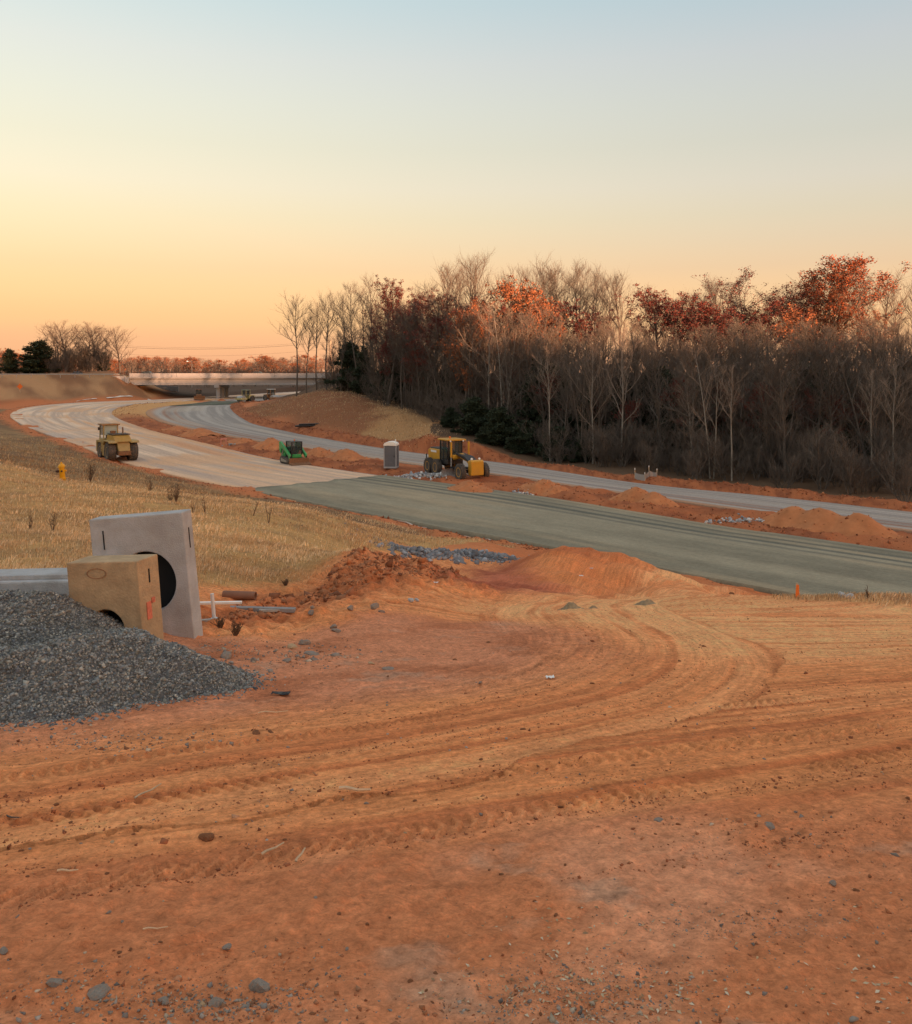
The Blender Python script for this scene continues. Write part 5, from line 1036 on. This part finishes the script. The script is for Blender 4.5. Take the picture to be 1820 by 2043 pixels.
for px, py, sz, m, fl, lab in ((520, 1978, 52, M_stone, 1.1, 'largest grey-brown stone at the bottom of the picture'), (110, 1964, 34, M_stone, .8, 'grey stone at the bottom left, left of a flat slab'), (197, 1982, 52, M_stone, .45, 'flat grey stone at the bottom left'),
                               (432, 2010, 34, M_stone, .9, 'dark stone left of the largest stone'), (404, 2008, 22, M_stone2, 1.0, 'small tan stone in the bottom gravel patch'), (328, 2004, 26, M_stone, .9, 'grey stone left of the small tan one in the bottom gravel patch'), (452, 1892, 26, M_stone, .7, 'stone alone above the bottom gravel patch'), (8, 1903, 24, M_stone, .8, 'grey stone at the left edge'),
                               (412, 1675, 34, M_clod, .9, 'dark clay clod in the tracks left of centre'), (113, 1608, 14, M_clod, 1.0, 'small clay clod in the tracks at the left'), (1535, 1650, 30, M_stone, .8, 'grey stone right of centre in the tracks'), (1314, 1639, 24, M_stone, .7, 'flat grey stone left of the other grey stone in the tracks'), (1662, 1770, 20, M_stone, .8, 'small stone at the right below the tracks'),
                               (451, 1312, 36, M_stone, 1.0, 'grey boulder right of the tall headwall'), (506, 1322, 16, M_stone, 1.2, 'small stone right of the grey boulder'), (608, 1286, 24, M_stone, 1.0, 'grey stone beside the pale sandy stone'), (584, 1293, 26, M_stone2, 1.0, 'pale sandy stone on the bank edge'), (623, 1306, 38, M_stone, .4, 'broad flat slab of stone below the sandy stone'),
                               (572, 1320, 24, M_stone, .6, 'flat stone left below the broad slab'), (628, 1318, 22, M_stone, .6, 'flat stone right below the broad slab'), (623, 1214, 13, M_stone, 1.3, 'upright dark stone on the red bank'), (622, 1230, 17, M_stone, 1.1, 'rounded stone under the upright dark stone'), (700, 1217, 20, M_stone, .9, 'grey stone midway along the red bank'), (748, 1215, 24, M_stone, 1.1, 'larger grey stone on the red bank'), (762, 1222, 14, M_stone, 1.0, 'stone just right of the larger stone on the bank'),
                               (820, 1199, 15, M_stone3, 1.1, 'left of two pale stones on the bank'), (832, 1198, 13, M_stone3, 1.0, 'right of two pale stones on the bank'), (666, 1253, 20, M_stone, .8, 'stone low on the red bank'), (671, 1261, 22, M_stone, .7, 'flat stone under the stone low on the bank'), (741, 1325, 16, M_stone2, .8, 'small sandy stone out on the pad'), (775, 1336, 28, M_stone, .4, 'flat grey stone out on the pad right of the small sandy one'), (1680, 1192, 22, M_stone3, 1.5, 'left of two pale boulders at the lip of the pad'), (1696, 1194, 20, M_stone3, 1.3, 'right of two pale boulders at the lip of the pad'),
                               (1460, 1178, 12, M_clod, 1.0, 'red clod at the right side of the ramp'), (1405, 1290, 10, M_clod, .8, 'small clod in the middle of the pad'), (512, 1465, 22, M_clod, .7, 'red clod above the tracks at left'), (540, 1463, 16, M_clod, .6, 'smaller red clod beside it above the tracks')):
    rock(px, py, sz, m, lab.replace('beside it ', ''), 'stones lying about the pad', 'clay_clod' if m is M_clod else 'rock', fl, 'clod' if m is M_clod else 'rock')
for i in range(110):
    py = 1260+780*rr.random()**.8; px = rr.uniform(0, 1820)
    if px < 560 and py < 1470: continue
    m = rr.choice((M_stone, M_clod, M_clod, M_stone2 if i % 5 == 0 else M_clod)); rock(px, py, rr.uniform(6, 13), m, 'small grey stone on the red pad' if m is M_stone else 'small tan stone on the red pad' if m is M_stone2 else 'small clay clod on the red pad', {'grey_stone': 'small grey stones on the pad', 'tan_stone': 'small tan stones on the pad'}.get(m.name, 'small clods on the pad'), 'pebble' if m is not M_clod else 'clay_clod', .8, 'stone' if m is not M_clod else 'clod')
def scatter(name, n, fn, size, cols, seed, label, cat, base='oct', sig=.5, flat=.7):
    r_ = np.random.RandomState(seed); x, y = fn(r_, n); z = height(x, y); sz = (size*r_.lognormal(0, sig, len(x))); o = stones(name, np.stack([x, y, z], 1), sz, cols, seed, None, base, flat); tag(o, label, cat, kind='stuff'); return o
CL = [(.30, .115, .05), (.38, .155, .07), (.25, .09, .04), (.44, .22, .12), (.33, .13, .06)]; SL = [(.24, .20, .165), (.30, .25, .21), (.19, .165, .145), (.40, .31, .22), (.32, .15, .08), (.36, .17, .09)]
def f_pad(r_, n):
    y = 2.0*(14/2.0)**r_.uniform(0, 1, n); x = (r_.uniform(-60, 1880, n)-910)/F*y; k = (fbm(x*1.3, y*1.3, 4, 301) > r_.uniform(-.05, .8, len(x))) & (heap_h(x, y) < -.02); return x[k], y[k]
scatter('clay_crumbs', 26000, f_pad, .0042, CL, 31, 'crumbs of red clay strewn over the pad', 'clay crumbs', sig=.55)
def f_track(r_, n):
    y = 2.6*(13/2.6)**r_.uniform(0, 1, n); x = (r_.uniform(-60, 1880, n)-910)/F*y; v, u, k_ = flow_uv(x, y); g_ = fbm(v*9, u*.35, 3, 303, .6); k = (g_ > r_.uniform(.05, .5, n)) & (polyd(x, y, ISLE) > -.3) & (heap_h(x, y) < -.02) & (y-.25*x > 3.2); return x[k], y[k]
scatter('track_crumbs', 45000, f_track, .0047, [(.36, .13, .055), (.27, .092, .04), (.46, .2, .09), (.22, .075, .034)], 33, 'crumbs of clay thrown up along the wheel tracks', 'clay crumbs', sig=.5, flat=.75)
scatter('grit', 9000, f_pad, .0040, SL, 32, 'grey grit pressed into the red pad', 'grit', sig=.6)
def f_patch(cx, cy, rx, ry):
    def f(r_, n):
        D = np.array([pad_D(a) for a in np.clip(cy+r_.normal(0, ry, n), 1210, 2150)]); px = cx+r_.normal(0, rx, n); x = (px-910)/F*D; return x, D
    return f
for k, (cx, cy, rx, ry, n, sz) in enumerate(((420, 2012, 120, 24, 700, .0045), (1190, 1960, 130, 24, 500, .003), (1120, 2020, 150, 25, 700, .0035), (1480, 1850, 120, 25, 500, .003), (120, 1990, 100, 34, 300, .0045), (230, 1480, 130, 14, 500, .006), (470, 1300, 50, 16, 300, .011), (620, 1300, 50, 14, 300, .011))):
    scatter('loose_gravel', n, f_patch(cx, cy, rx, ry), sz, SL, 40+k, ['patch of loose gravel at the bottom left', 'grit patch low in the middle', 'leaf-strewn grit at the bottom right of centre', 'grey grit patch right of centre', 'gravel at the bottom left corner', 'thin gravel spill in front of the heap', 'rubble right of the tall headwall', 'rubble on the edge of the red bank'][k], 'gravel', sig=.5)
def f_bank(r_, n):
    poly = [Q(420, 10.3), Q(560, 11), Q(720, 12.3), Q(900, 14.6), Q(940, 16), Q(900, 17), Q(700, 15.0), Q(640, 12.8), Q(480, 11.5)]; x = r_.uniform(-4, 1, n); y = r_.uniform(10, 17, n); k = inpoly(x, y, poly); return x[k], y[k]
scatter('bank_clods', 9000, f_bank, .022, CL[:3], 51, 'crumbly red clods on the bank left of the ramp', 'clay clods', sig=.6, flat=.9)
def f_berm(r_, n):
    i = r_.randint(8, len(Bf)-24, n); t = r_.uniform(0, 1, n)[:, None]; p = Bf[i]*(1-t)+Bf[i+1]*t; d = Bf[i+1]-Bf[i]; nn = np.stack([d[:, 1], -d[:, 0]], 1); nn /= np.linalg.norm(nn, axis=1)[:, None]+1e-9; p = p+nn*r_.uniform(.3, 3.0, n)[:, None]; return p[:, 0], p[:, 1]
scatter('berm_clods', 6000, f_berm, .05, [(.30, .105, .045), (.22, .075, .034), (.36, .14, .06)], 52, 'clods along the red windrow at the foot of the wood', 'clay clods', sig=.5, flat=.8)
def f_edge(e, lo, hi, i0=8, i1=24):
    def f(r_, n):
        i = r_.randint(i0, len(e)-i1, n); t = r_.uniform(0, 1, n)[:, None]; p = e[i]*(1-t)+e[i+1]*t; d = e[i+1]-e[i]; nn = np.stack([d[:, 1], -d[:, 0]], 1); nn /= np.linalg.norm(nn, axis=1)[:, None]+1e-9; p = p+nn*r_.uniform(lo, hi, n)[:, None]; k = p[:, 1] > 30; return p[k, 0], p[k, 1]
    return f
scatter('median_clods', 7000, f_edge(Af, .2, 4.5), .045, [(.30, .105, .045), (.20, .068, .03), (.36, .14, .06)], 53, 'rough red clods along the median', 'clay clods', sig=.5, flat=.8)
scatter('shoulder_clods', 6000, f_edge(An, -2.6, -.1), .035, [(.26, .09, .04), (.20, .068, .03), (.32, .12, .055)], 54, 'red clods along the near edge of the road', 'clay clods', sig=.5, flat=.7)
def riprap(px, D, wx, wd, n, size, label, cols=None, seed=1):
    X, Y = Q(px, D); r_ = np.random.RandomState(seed); x = X+r_.normal(0, wx/2.4, n); y = Y+r_.normal(0, wd/2.4, n); z = height(x, y); z = z+np.where(r_.uniform(0, 1, n) < .4, size*.7, 0)*np.exp(-((x-X)/wx*2)**2)
    o = stones('riprap', np.stack([x, y, z], 1), size*r_.lognormal(0, .3, n), cols or [(.33, .33, .34), (.42, .42, .42), (.25, .26, .28), (.5, .49, .47)], seed, None, 'ico', .8); tag(o, label, 'riprap', 'riprap patches', 'stuff')
riprap(845, 74.0, 4.6, 1.6, 220, .14, 'pale riprap between the portable toilet and the grader', seed=61)
riprap(1030, 64.0, 2.2, 1.0, 90, .10, 'small riprap patch on the median right of the grader pile', seed=62)
riprap(1480, 51.5, 2.2, 0.9, 110, .10, 'riprap patch left of the largest dirt pile', seed=63)
riprap(845, 25, 1.5, 1.2, 170, .085, 'grey riprap at the drain left of the ramp mound', [(.20, .205, .22), (.26, .265, .28), (.15, .155, .17)], 64)
riprap(955, 27, 1.7, 1.3, 190, .085, 'grey riprap by the drain just below the treated carriageway', [(.20, .205, .22), (.26, .265, .28), (.15, .155, .17)], 65)
riprap(900, 26.2, 2.6, .8, 900, .03, 'gravel apron between the two riprap beds at the drain', [(.19, .195, .205), (.24, .24, .25)], 66)

# soil heaps beside the ramp
def soil_heap(px, py, w_, h, m, label):
    D = hitD(px, py); x, y = Q(px, D); hx, hy, hz, n = heap_mesh('soil_heap', [(0, 0, h), (w_*.22, .02, h*.6)], w_/2, w_/3, m, int(px), n=30, slope=h/(w_/2)*1.3)
    hz = h*np.exp(-(hx/(w_*.24))**2-(hy/(w_*.17))**2)+.6*h*np.exp(-((hx-w_*.2)/(w_*.14))**2-(hy/(w_*.12))**2)-.012+h*.3*fbm(hx*9/w_, hy*9/w_, 3, int(py)); g = height(x+hx, y+hy); b = H(x, y); z = np.maximum(g-.05, g+hz); V = np.stack([hx, hy, z-b], 1); i = (np.arange(n-1)[:, None]*n+np.arange(n-1)[None]).ravel(); q = np.stack([i, i+1, i+n+1, i+n], 1); keep = (z > g-.045)[q].any(1)
    me = npmesh('soil_heap', V, quad=q[keep], mat=m); bm = bmesh.new(); bm.from_mesh(me); bmesh.ops.delete(bm, geom=[v for v in bm.verts if not v.link_faces], context='VERTS'); bm.to_mesh(me); bm.free()
    o = bpy.data.objects.new('soil_heap', me); link(o); o.location = (x, y, b); tag(o, label, 'soil heap')
M_gsoil = mat('grey_green_soil', (.27, .20, .12), .95, .3, 12, bump=.6, bsc=30)
soil_heap(1135, 1214, .42, .085, M_gsoil, 'small heap of grey-green soil at the foot of the ramp'); soil_heap(1182, 1214, .22, .045, M_gsoil, 'smallest heap of grey soil right of the grey-green one'); soil_heap(1285, 1206, .46, .07, M_gsoil, 'low grey soil heap on the right side of the ramp')

# ------------------------------------------------------------------ small things
def hydrant():
    p = at(125, 42.0); o = empty('fire_hydrant', (p.x, p.y, p.z+.06), R(20)); o.rotation_euler = (0, R(-4), R(20)); y_ = mat('hydrant_yellow', (.70, .33, .01), .35, .08, 4)
    MB().lathe([(.15, -.1), (.15, .04), (.17, .05), (.17, .09), (.125, .10), (.125, .58), (.155, .59), (.165, .63), (.155, .66), (.13, .72), (.07, .78), (.045, .79), (.045, .85), (0, .86)], 24).build('barrel', y_, o, smooth=True)
    for a in range(8): MB().tube((.145*math.cos(a*.785), .145*math.sin(a*.785), .09), (.145*math.cos(a*.785), .145*math.sin(a*.785), .115), .018, n=6).build('bolt', y_, o)
    d = mat('hydrant_dark', (.05, .018, .012), .5, .1)
    MB().tube((-.1, 0, .43), (-.24, 0, .43), .06, n=14).tube((-.24, 0, .43), (-.28, 0, .43), .035, n=6).build('nozzle_cap', d, o); MB().tube((0, -.1, .43), (0, -.19, .43), .045, n=12).build('nozzle_cap', d, o); MB().tube((.1, 0, .43), (.2, 0, .43), .05, n=14).build('nozzle_cap', y_, o)
    tag(o, 'yellow fire hydrant leaning slightly in the dry grass', 'fire hydrant')
hydrant()
def pvc():
    p = at(428, 10.6); o = empty('pvc_pipe', (p.x, p.y, p.z)); o.rotation_euler = (0, R(-5), 0); w_ = mat('grey_white_pvc', (.62, .64, .66), .4, .05)
    MB().tube((0, 0, -.05), (0, 0, .34), .022, n=14).build('riser', w_, o); MB().tube((0, 0, -.05), (0, 0, .05), .04, n=14).build('coupling', w_, o); tag(o, 'upright white plastic pipe stub right of the tall headwall', 'pipe')
pvc()
def plank(px, D, L, rz, m, label, name='plank', dims=(.05, .03), dz=.03, cat='plank', tilt=0):
    p = at(px, D, dz); o = MB().box((0, 0, 0), (L, dims[0], dims[1])).build(name, m, None, .004); o.location = p; o.rotation_euler = (0, tilt, rz); tag(o, label, cat); return o
plank(432, 11.0, .62, R(4), M_white, 'white lath lying behind the plastic pipe', dz=.09); plank(412, 10.5, .3, R(20), mat('grey_wood', (.38, .36, .33), .9, .2, 10), 'short grey board at the foot of the tall headwall')
plank(520, 11.2, .9, R(-6), mat('grey_wood2', (.25, .24, .24), .9, .2, 10), 'dark weathered board lying on the bank', dims=(.08, .05)); plank(545, 11.15, .35, R(5), mat('grey_wood', (.38, .36, .33)), 'pale lath right of the weathered board')
p = at(478, 11.6, .06); o = MB().lathe([(.055, -.22), (.055, .22), (.045, .22), (.045, -.22), (.055, -.22)], 20, 'x').build('clay_pipe', mat('red_brown_pipe', (.22, .11, .07), .8, .2), None, smooth=True); o.location = p; o.rotation_euler = (0, 0, R(-8)); tag(o, 'short brown pipe lying behind the plastic pipe stub', 'pipe')
def stick(px, py, L, rz, label, m=None, th=.006, lift=.0, bend=.25, up=0):
    D = hitD(px, py); x, y = Q(px, D); mb = MB(); pts = [Vector((-L/2+L*i/5, math.sin(i*1.7)*L*bend*.15, abs(math.sin(i*.9))*L*bend*.12+up*i*L/5)) for i in range(6)]
    for i in range(5): mb.tube(pts[i], pts[i+1], th*(1-.1*i), th*(.9-.1*i), n=6)
    o = mb.build('stick', m or M_wood, None, smooth=True); o.location = (x, y, H(x, y)+th+.004); o.rotation_euler = (0, 0, rz); tag(o, label, 'stick')
stick(296, 1590, .13, R(35), 'stick lying in the tracks at the left', up=.25); stick(545, 1708, .09, R(20), 'forked twig low at the left of centre', up=.3); stick(600, 1717, .06, R(60), 'small upright twig right of the forked twig', up=.4); stick(708, 1583, .16, R(-10), 'pale piece of wood in the tracks', mat('pale_wood', (.6, .42, .26), .8, .2), .010)
stick(135, 1744, .08, R(0), 'small curved chip at the left', mat('pale_wood', (.6, .42, .26)), .005); stick(310, 1858, .08, R(5), 'thin straw at the lower left', mat('pale_wood', (.6, .42, .26)), .003); stick(545, 1426, .2, R(4), 'thin stick above the tracks left of centre', mat('pale_wood', (.6, .42, .26)), .005); stick(20, 1635, .10, R(-15), 'dark twig at the left edge', M_bark, .005)
def litter(px, py, w_, h, rz, m, label, name='litter'):
    D = hitD(px, py); x, y = Q(px, D); r_ = random.Random(int(px)); n = 6; v = [(w_*(i/n-.5), h*(j/3-.5), .012+.25*h*abs(math.sin(i*1.3+j))*r_.random()) for i in range(n+1) for j in range(4)]
    v += [(a, b, c-.004) for a, b, c in v]; k = (n+1)*4; f = [(i*4+j, (i+1)*4+j, (i+1)*4+j+1, i*4+j+1) for i in range(n) for j in range(3)]; f += [tuple(reversed([q+k for q in p_])) for p_ in f]
    o = MB().add(v, f).build(name, m); o.location = (x, y, H(x, y)); o.rotation_euler = (0, 0, rz); tag(o, label, 'litter')
litter(1098, 1355, .07, .05, R(10), M_white, 'scrap of white paper in the middle of the pad'); litter(560, 1387, .14, .06, R(-5), M_blk, 'black scrap of plastic right of the gravel heap'); litter(868, 1165, .10, .06, 0, M_white, 'white scrap on the red bank'); litter(1180, 1135, .10, .05, R(20), M_white, 'white scrap on the mound beside the ramp'); litter(1160, 1151, .10, .05, 0, M_white, 'white scrap in the hollow under the mound')
def leaf_litter():
    r_ = np.random.RandomState(77); n = 420; D = np.array([pad_D(a) for a in np.clip(r_.choice([1850, 1960, 2015, 1990], n)+r_.normal(0, 30, n), 1700, 2100)]); px = r_.choice([1120, 1180, 1060, 1400, 1760], n)+r_.normal(0, 110, n); x = (px-910)/F*D; z = height(x, D)
    a = r_.uniform(0, 6.28, n); L = r_.uniform(.004, .011, n); w_ = L*r_.uniform(.25, .5, n); ux, uy = np.cos(a)*L, np.sin(a)*L; vx, vy = -np.sin(a)*w_, np.cos(a)*w_; t = r_.uniform(.002, .010, n)
    V = np.stack([np.stack([x-ux, D-uy, z+.003], 1), np.stack([x+vx, D+vy, z+t], 1), np.stack([x+ux, D+uy, z+.004], 1), np.stack([x-vx, D-vy, z+t*.6], 1)], 1).reshape(-1, 3); k = np.arange(n)[:, None]*4
    me = npmesh('leaf_litter', V, tri=np.concatenate([k+np.array([0, 1, 2]), k+np.array([0, 2, 3])]), mat=M_straw); set_col(me, np.repeat(np.array([(.5, .38, .24), (.42, .30, .17), (.6, .5, .36), (.28, .18, .1)])[r_.randint(0, 4, n)], 4, 0)); o = bpy.data.objects.new('leaf_litter', me); link(o); tag(o, 'bits of dry straw and leaves on the dirt at the bottom', 'leaf litter', kind='stuff')
leaf_litter()
# survey stakes, silt fence, fabric, pipes
p = at(1589, 13.6); o = empty('survey_stake', p); o.rotation_euler = (0, R(3), 0); MB().box((0, 0, .1), (.03, .012, .26)).build('stake', M_wood, o); MB().add([(-.02, -.02, .20), (.02, -.02, .20), (.035, -.03, .02), (-.03, -.035, .0), (-.02, -.03, .21), (.02, -.03, .21), (.035, -.04, .02), (-.03, -.045, .0)], [(0, 1, 2, 3), (7, 6, 5, 4), (0, 4, 5, 1), (3, 2, 6, 7), (0, 3, 7, 4), (1, 5, 6, 2)]).build('flagging', M_orange, o); tag(o, 'orange-flagged survey stake at the lip of the pad', 'survey stake')
def marker(px, py, label):
    x, y = RD(px, py); z = H(x, y); o = empty('marker_frame', (x, y, z)); pk = mat('pink_marker', (.62, .25, .2), .7, .1)
    for s_ in (-.3, .3): MB().box((s_, 0, .35), (.07, .07, .9)).build('post', pk, o)
    MB().box((0, 0, .72), (.68, .05, .16)).build('rail', pk, o); tag(o, label, 'marker')
marker(446, 889, 'small pink marker frame on the median left of the loader')
for k, (px, py, w_) in enumerate(((462, 889, .8), (440, 893, .5))): riprap(px, RD(px, py)[1]-.3, w_, .4, 14, .11, 'few pale stones beside the pink marker', seed=70+k)
def silt_fence():
    o = empty('silt_fence', tuple(at(1290, 71.6))); x0 = o.location.x; xs = [((a-910)/F*71.6-x0, 0 if i != 1 else -1.1) for i, a in enumerate((1267, 1281, 1295, 1311))]; tp = (.86, .68, .9, .82); fab = mat('silt_fabric', (.34, .31, .29), .9, .12, 3)
    zs = [H(x0+a, 71.6+b)-o.location.z for a, b in xs]
    for i, (a, b) in enumerate(xs): MB().box((a, b, zs[i]+tp[i]/2-.1), (.05, .05, tp[i]+.2)).build('post', M_wood, o); MB().box((a, b, zs[i]+tp[i]-.06), (.056, .056, .14)).build('post_cap', M_white, o)
    for i in range(3):
        (a, b), (c, d) = xs[i], xs[i+1]; n = 8; v = []
        for k in range(n+1):
            t = k/n; x = a+(c-a)*t; y = b+(d-b)*t-.03-.05*math.sin(t*9); sag = .06*math.sin(t*math.pi); z0 = zs[i]+(zs[i+1]-zs[i])*t
            v += [(x, y, z0-.1), (x, y, z0+.52-sag), (x, y+.012, z0-.1), (x, y+.012, z0+.52-sag)]
        f = []
        for k in range(n): f += [(k*4, k*4+4, k*4+5, k*4+1), (k*4+2, k*4+3, k*4+7, k*4+6), (k*4+1, k*4+5, k*4+7, k*4+3)]
        MB().add(v, f).build('fabric', fab, o)
    tag(o, 'grey silt fence on four posts at the foot of the wood', 'silt fence')
silt_fence()
def edge_strip(e, i, t0, t1, off, label, w_=.3, group='white fabric strips along the road edge'):
    mb = MB(); n = 8; v = []
    for k in range(n+1):
        t = t0+(t1-t0)*k/n; j = min(int(i+t), len(e)-2); f_ = i+t-j; p = e[j]*(1-f_)+e[j+1]*f_; d = e[j+1]-e[j]; nn = np.array((d[1], -d[0]))/np.hypot(*d); a = p+nn*off; b = p+nn*(off-w_*(.7+.3*math.sin(k*2))); za, zb = H(*a), H(*b)
        v += [(a[0], a[1], za+.06), (b[0], b[1], zb+.07), (a[0], a[1], za+.03), (b[0], b[1], zb+.03)]
    f = []
    for k in range(n): f += [(k*4, k*4+4, k*4+5, k*4+1), (k*4+2, k*4+3, k*4+7, k*4+6), (k*4+1, k*4+5, k*4+7, k*4+3), (k*4, k*4+2, k*4+6, k*4+4)]
    o = mb.add(v, f).build('fabric_strip', mat('white_fabric', (.62, .58, .52), .9, .1)); tag(o, label, 'fabric strip', group)
for k, (i, a, b) in enumerate(((16, 1.2, 2.4), (16, 3.0, 4.6), (16, 5.0, 5.6), (16, 6.6, 8.0), (17, 7.6, 8.4), (9, 1.0, 1.5))): edge_strip(An, i, a, b, -.15, 'strip of white fabric showing along the near edge of the treated carriageway', .22)
for k, (i, a, b) in enumerate(((80, 1, 3), (84, 0, 3), (88, 1, 4))): edge_strip(An, i, a, b, -2.2, 'white strip lying at the foot of the bridge embankment', .9, 'white strips at the foot of the embankment')
o = empty('pipe_bundle', tuple(at(622, 126))); o.rotation_euler = (0, 0, R(25))
for i, (a, b) in enumerate(((0, .12), (.28, .12), (.56, .12), (.14, .34), (.42, .34))): MB().tube((-2.4+.2*i, a, b), (2.2+.15*i, a, b), .12, n=10).build('pipe', M_blk, o)
tag(o, 'bundle of black pipes lying below the grassy knoll', 'pipe bundle')
# dead weeds
def weed(px, D, h, n, label, seed, spread=.35):
    r_ = random.Random(seed); o = empty('dead_weed', tuple(at(px, D))); mw = mat('weed_brown', (.13, .08, .05), .95, .3, 8)
    st = []; tw = []
    for k in range(n):
        az = r_.random()*6.28; d = np.array((math.cos(az)*spread*r_.random(), math.sin(az)*spread*r_.random(), 1)); sg, pts, _ = branch(r_, np.array((0, 0, -.02)), d/np.linalg.norm(d), h*r_.uniform(.6, 1), .006*(D/20)**.6+.003, 5, .05, .06); st += sg
        for m in range(5):
            p = pts[2+r_.randrange(4)]; d2 = np.array((r_.gauss(0, 1), r_.gauss(0, 1), 1.2)); s2, _, _ = branch(r_, p, d2/np.linalg.norm(d2), h*.25*r_.uniform(.5, 1.2), .004*(D/20)**.6+.002, 2, .1, .1); tw += s2
    V, T = segs_mesh(st, 4); link(bpy.data.objects.new('stems', npmesh('stems', V, tri=T, mat=mw)), o)['kind'] = 'stuff'; V, T = segs_mesh(tw, 3); link(bpy.data.objects.new('twigs', npmesh('twigs', V, tri=T, mat=mw)), o)['kind'] = 'stuff'; tag(o, label, 'weed')
def _k(o): return o
for k, (px, D, h, n, lab) in enumerate(((352, 25, .55, 14, 'brown dead weed clump above the tall headwall'), (340, 25.5, .45, 9, 'smaller dead weed left of the clump above the headwall'), (410, 22, .55, 3, 'thin dark weed stalk right of the tall headwall top'), (385, 22, .4, 3, 'short dark stalk just right of the tall headwall'), (536, 22, .55, 3, 'lone dark weed stalk on the grass slope'), (505, 23, .5, 2, 'faint weed stalk left of the lone dark one'), (180, 41, 1.0, 16, 'dark weed clump right of the fire hydrant'), (300, 38, .8, 8, 'brown weed on the grass crest'), (105, 18, .5, 6, 'dead weed low on the slope at the left'), (60, 17, .45, 5, 'dead weed near the left edge of the slope'), (570, 12.9, .12, 20, 'low dark tuft at the edge of the red bank'), (1730, 13.3, .22, 5, 'tuft of weeds on the lip of the pad at the right'), (470, 9.7, .16, 24, 'low brown weeds right of the tall headwall'), (440, 9.9, .14, 20, 'low brown weeds at the foot of the tall headwall'))):
    weed(px, D, h, n, lab, 400+k, .9 if h < .2 else .4)
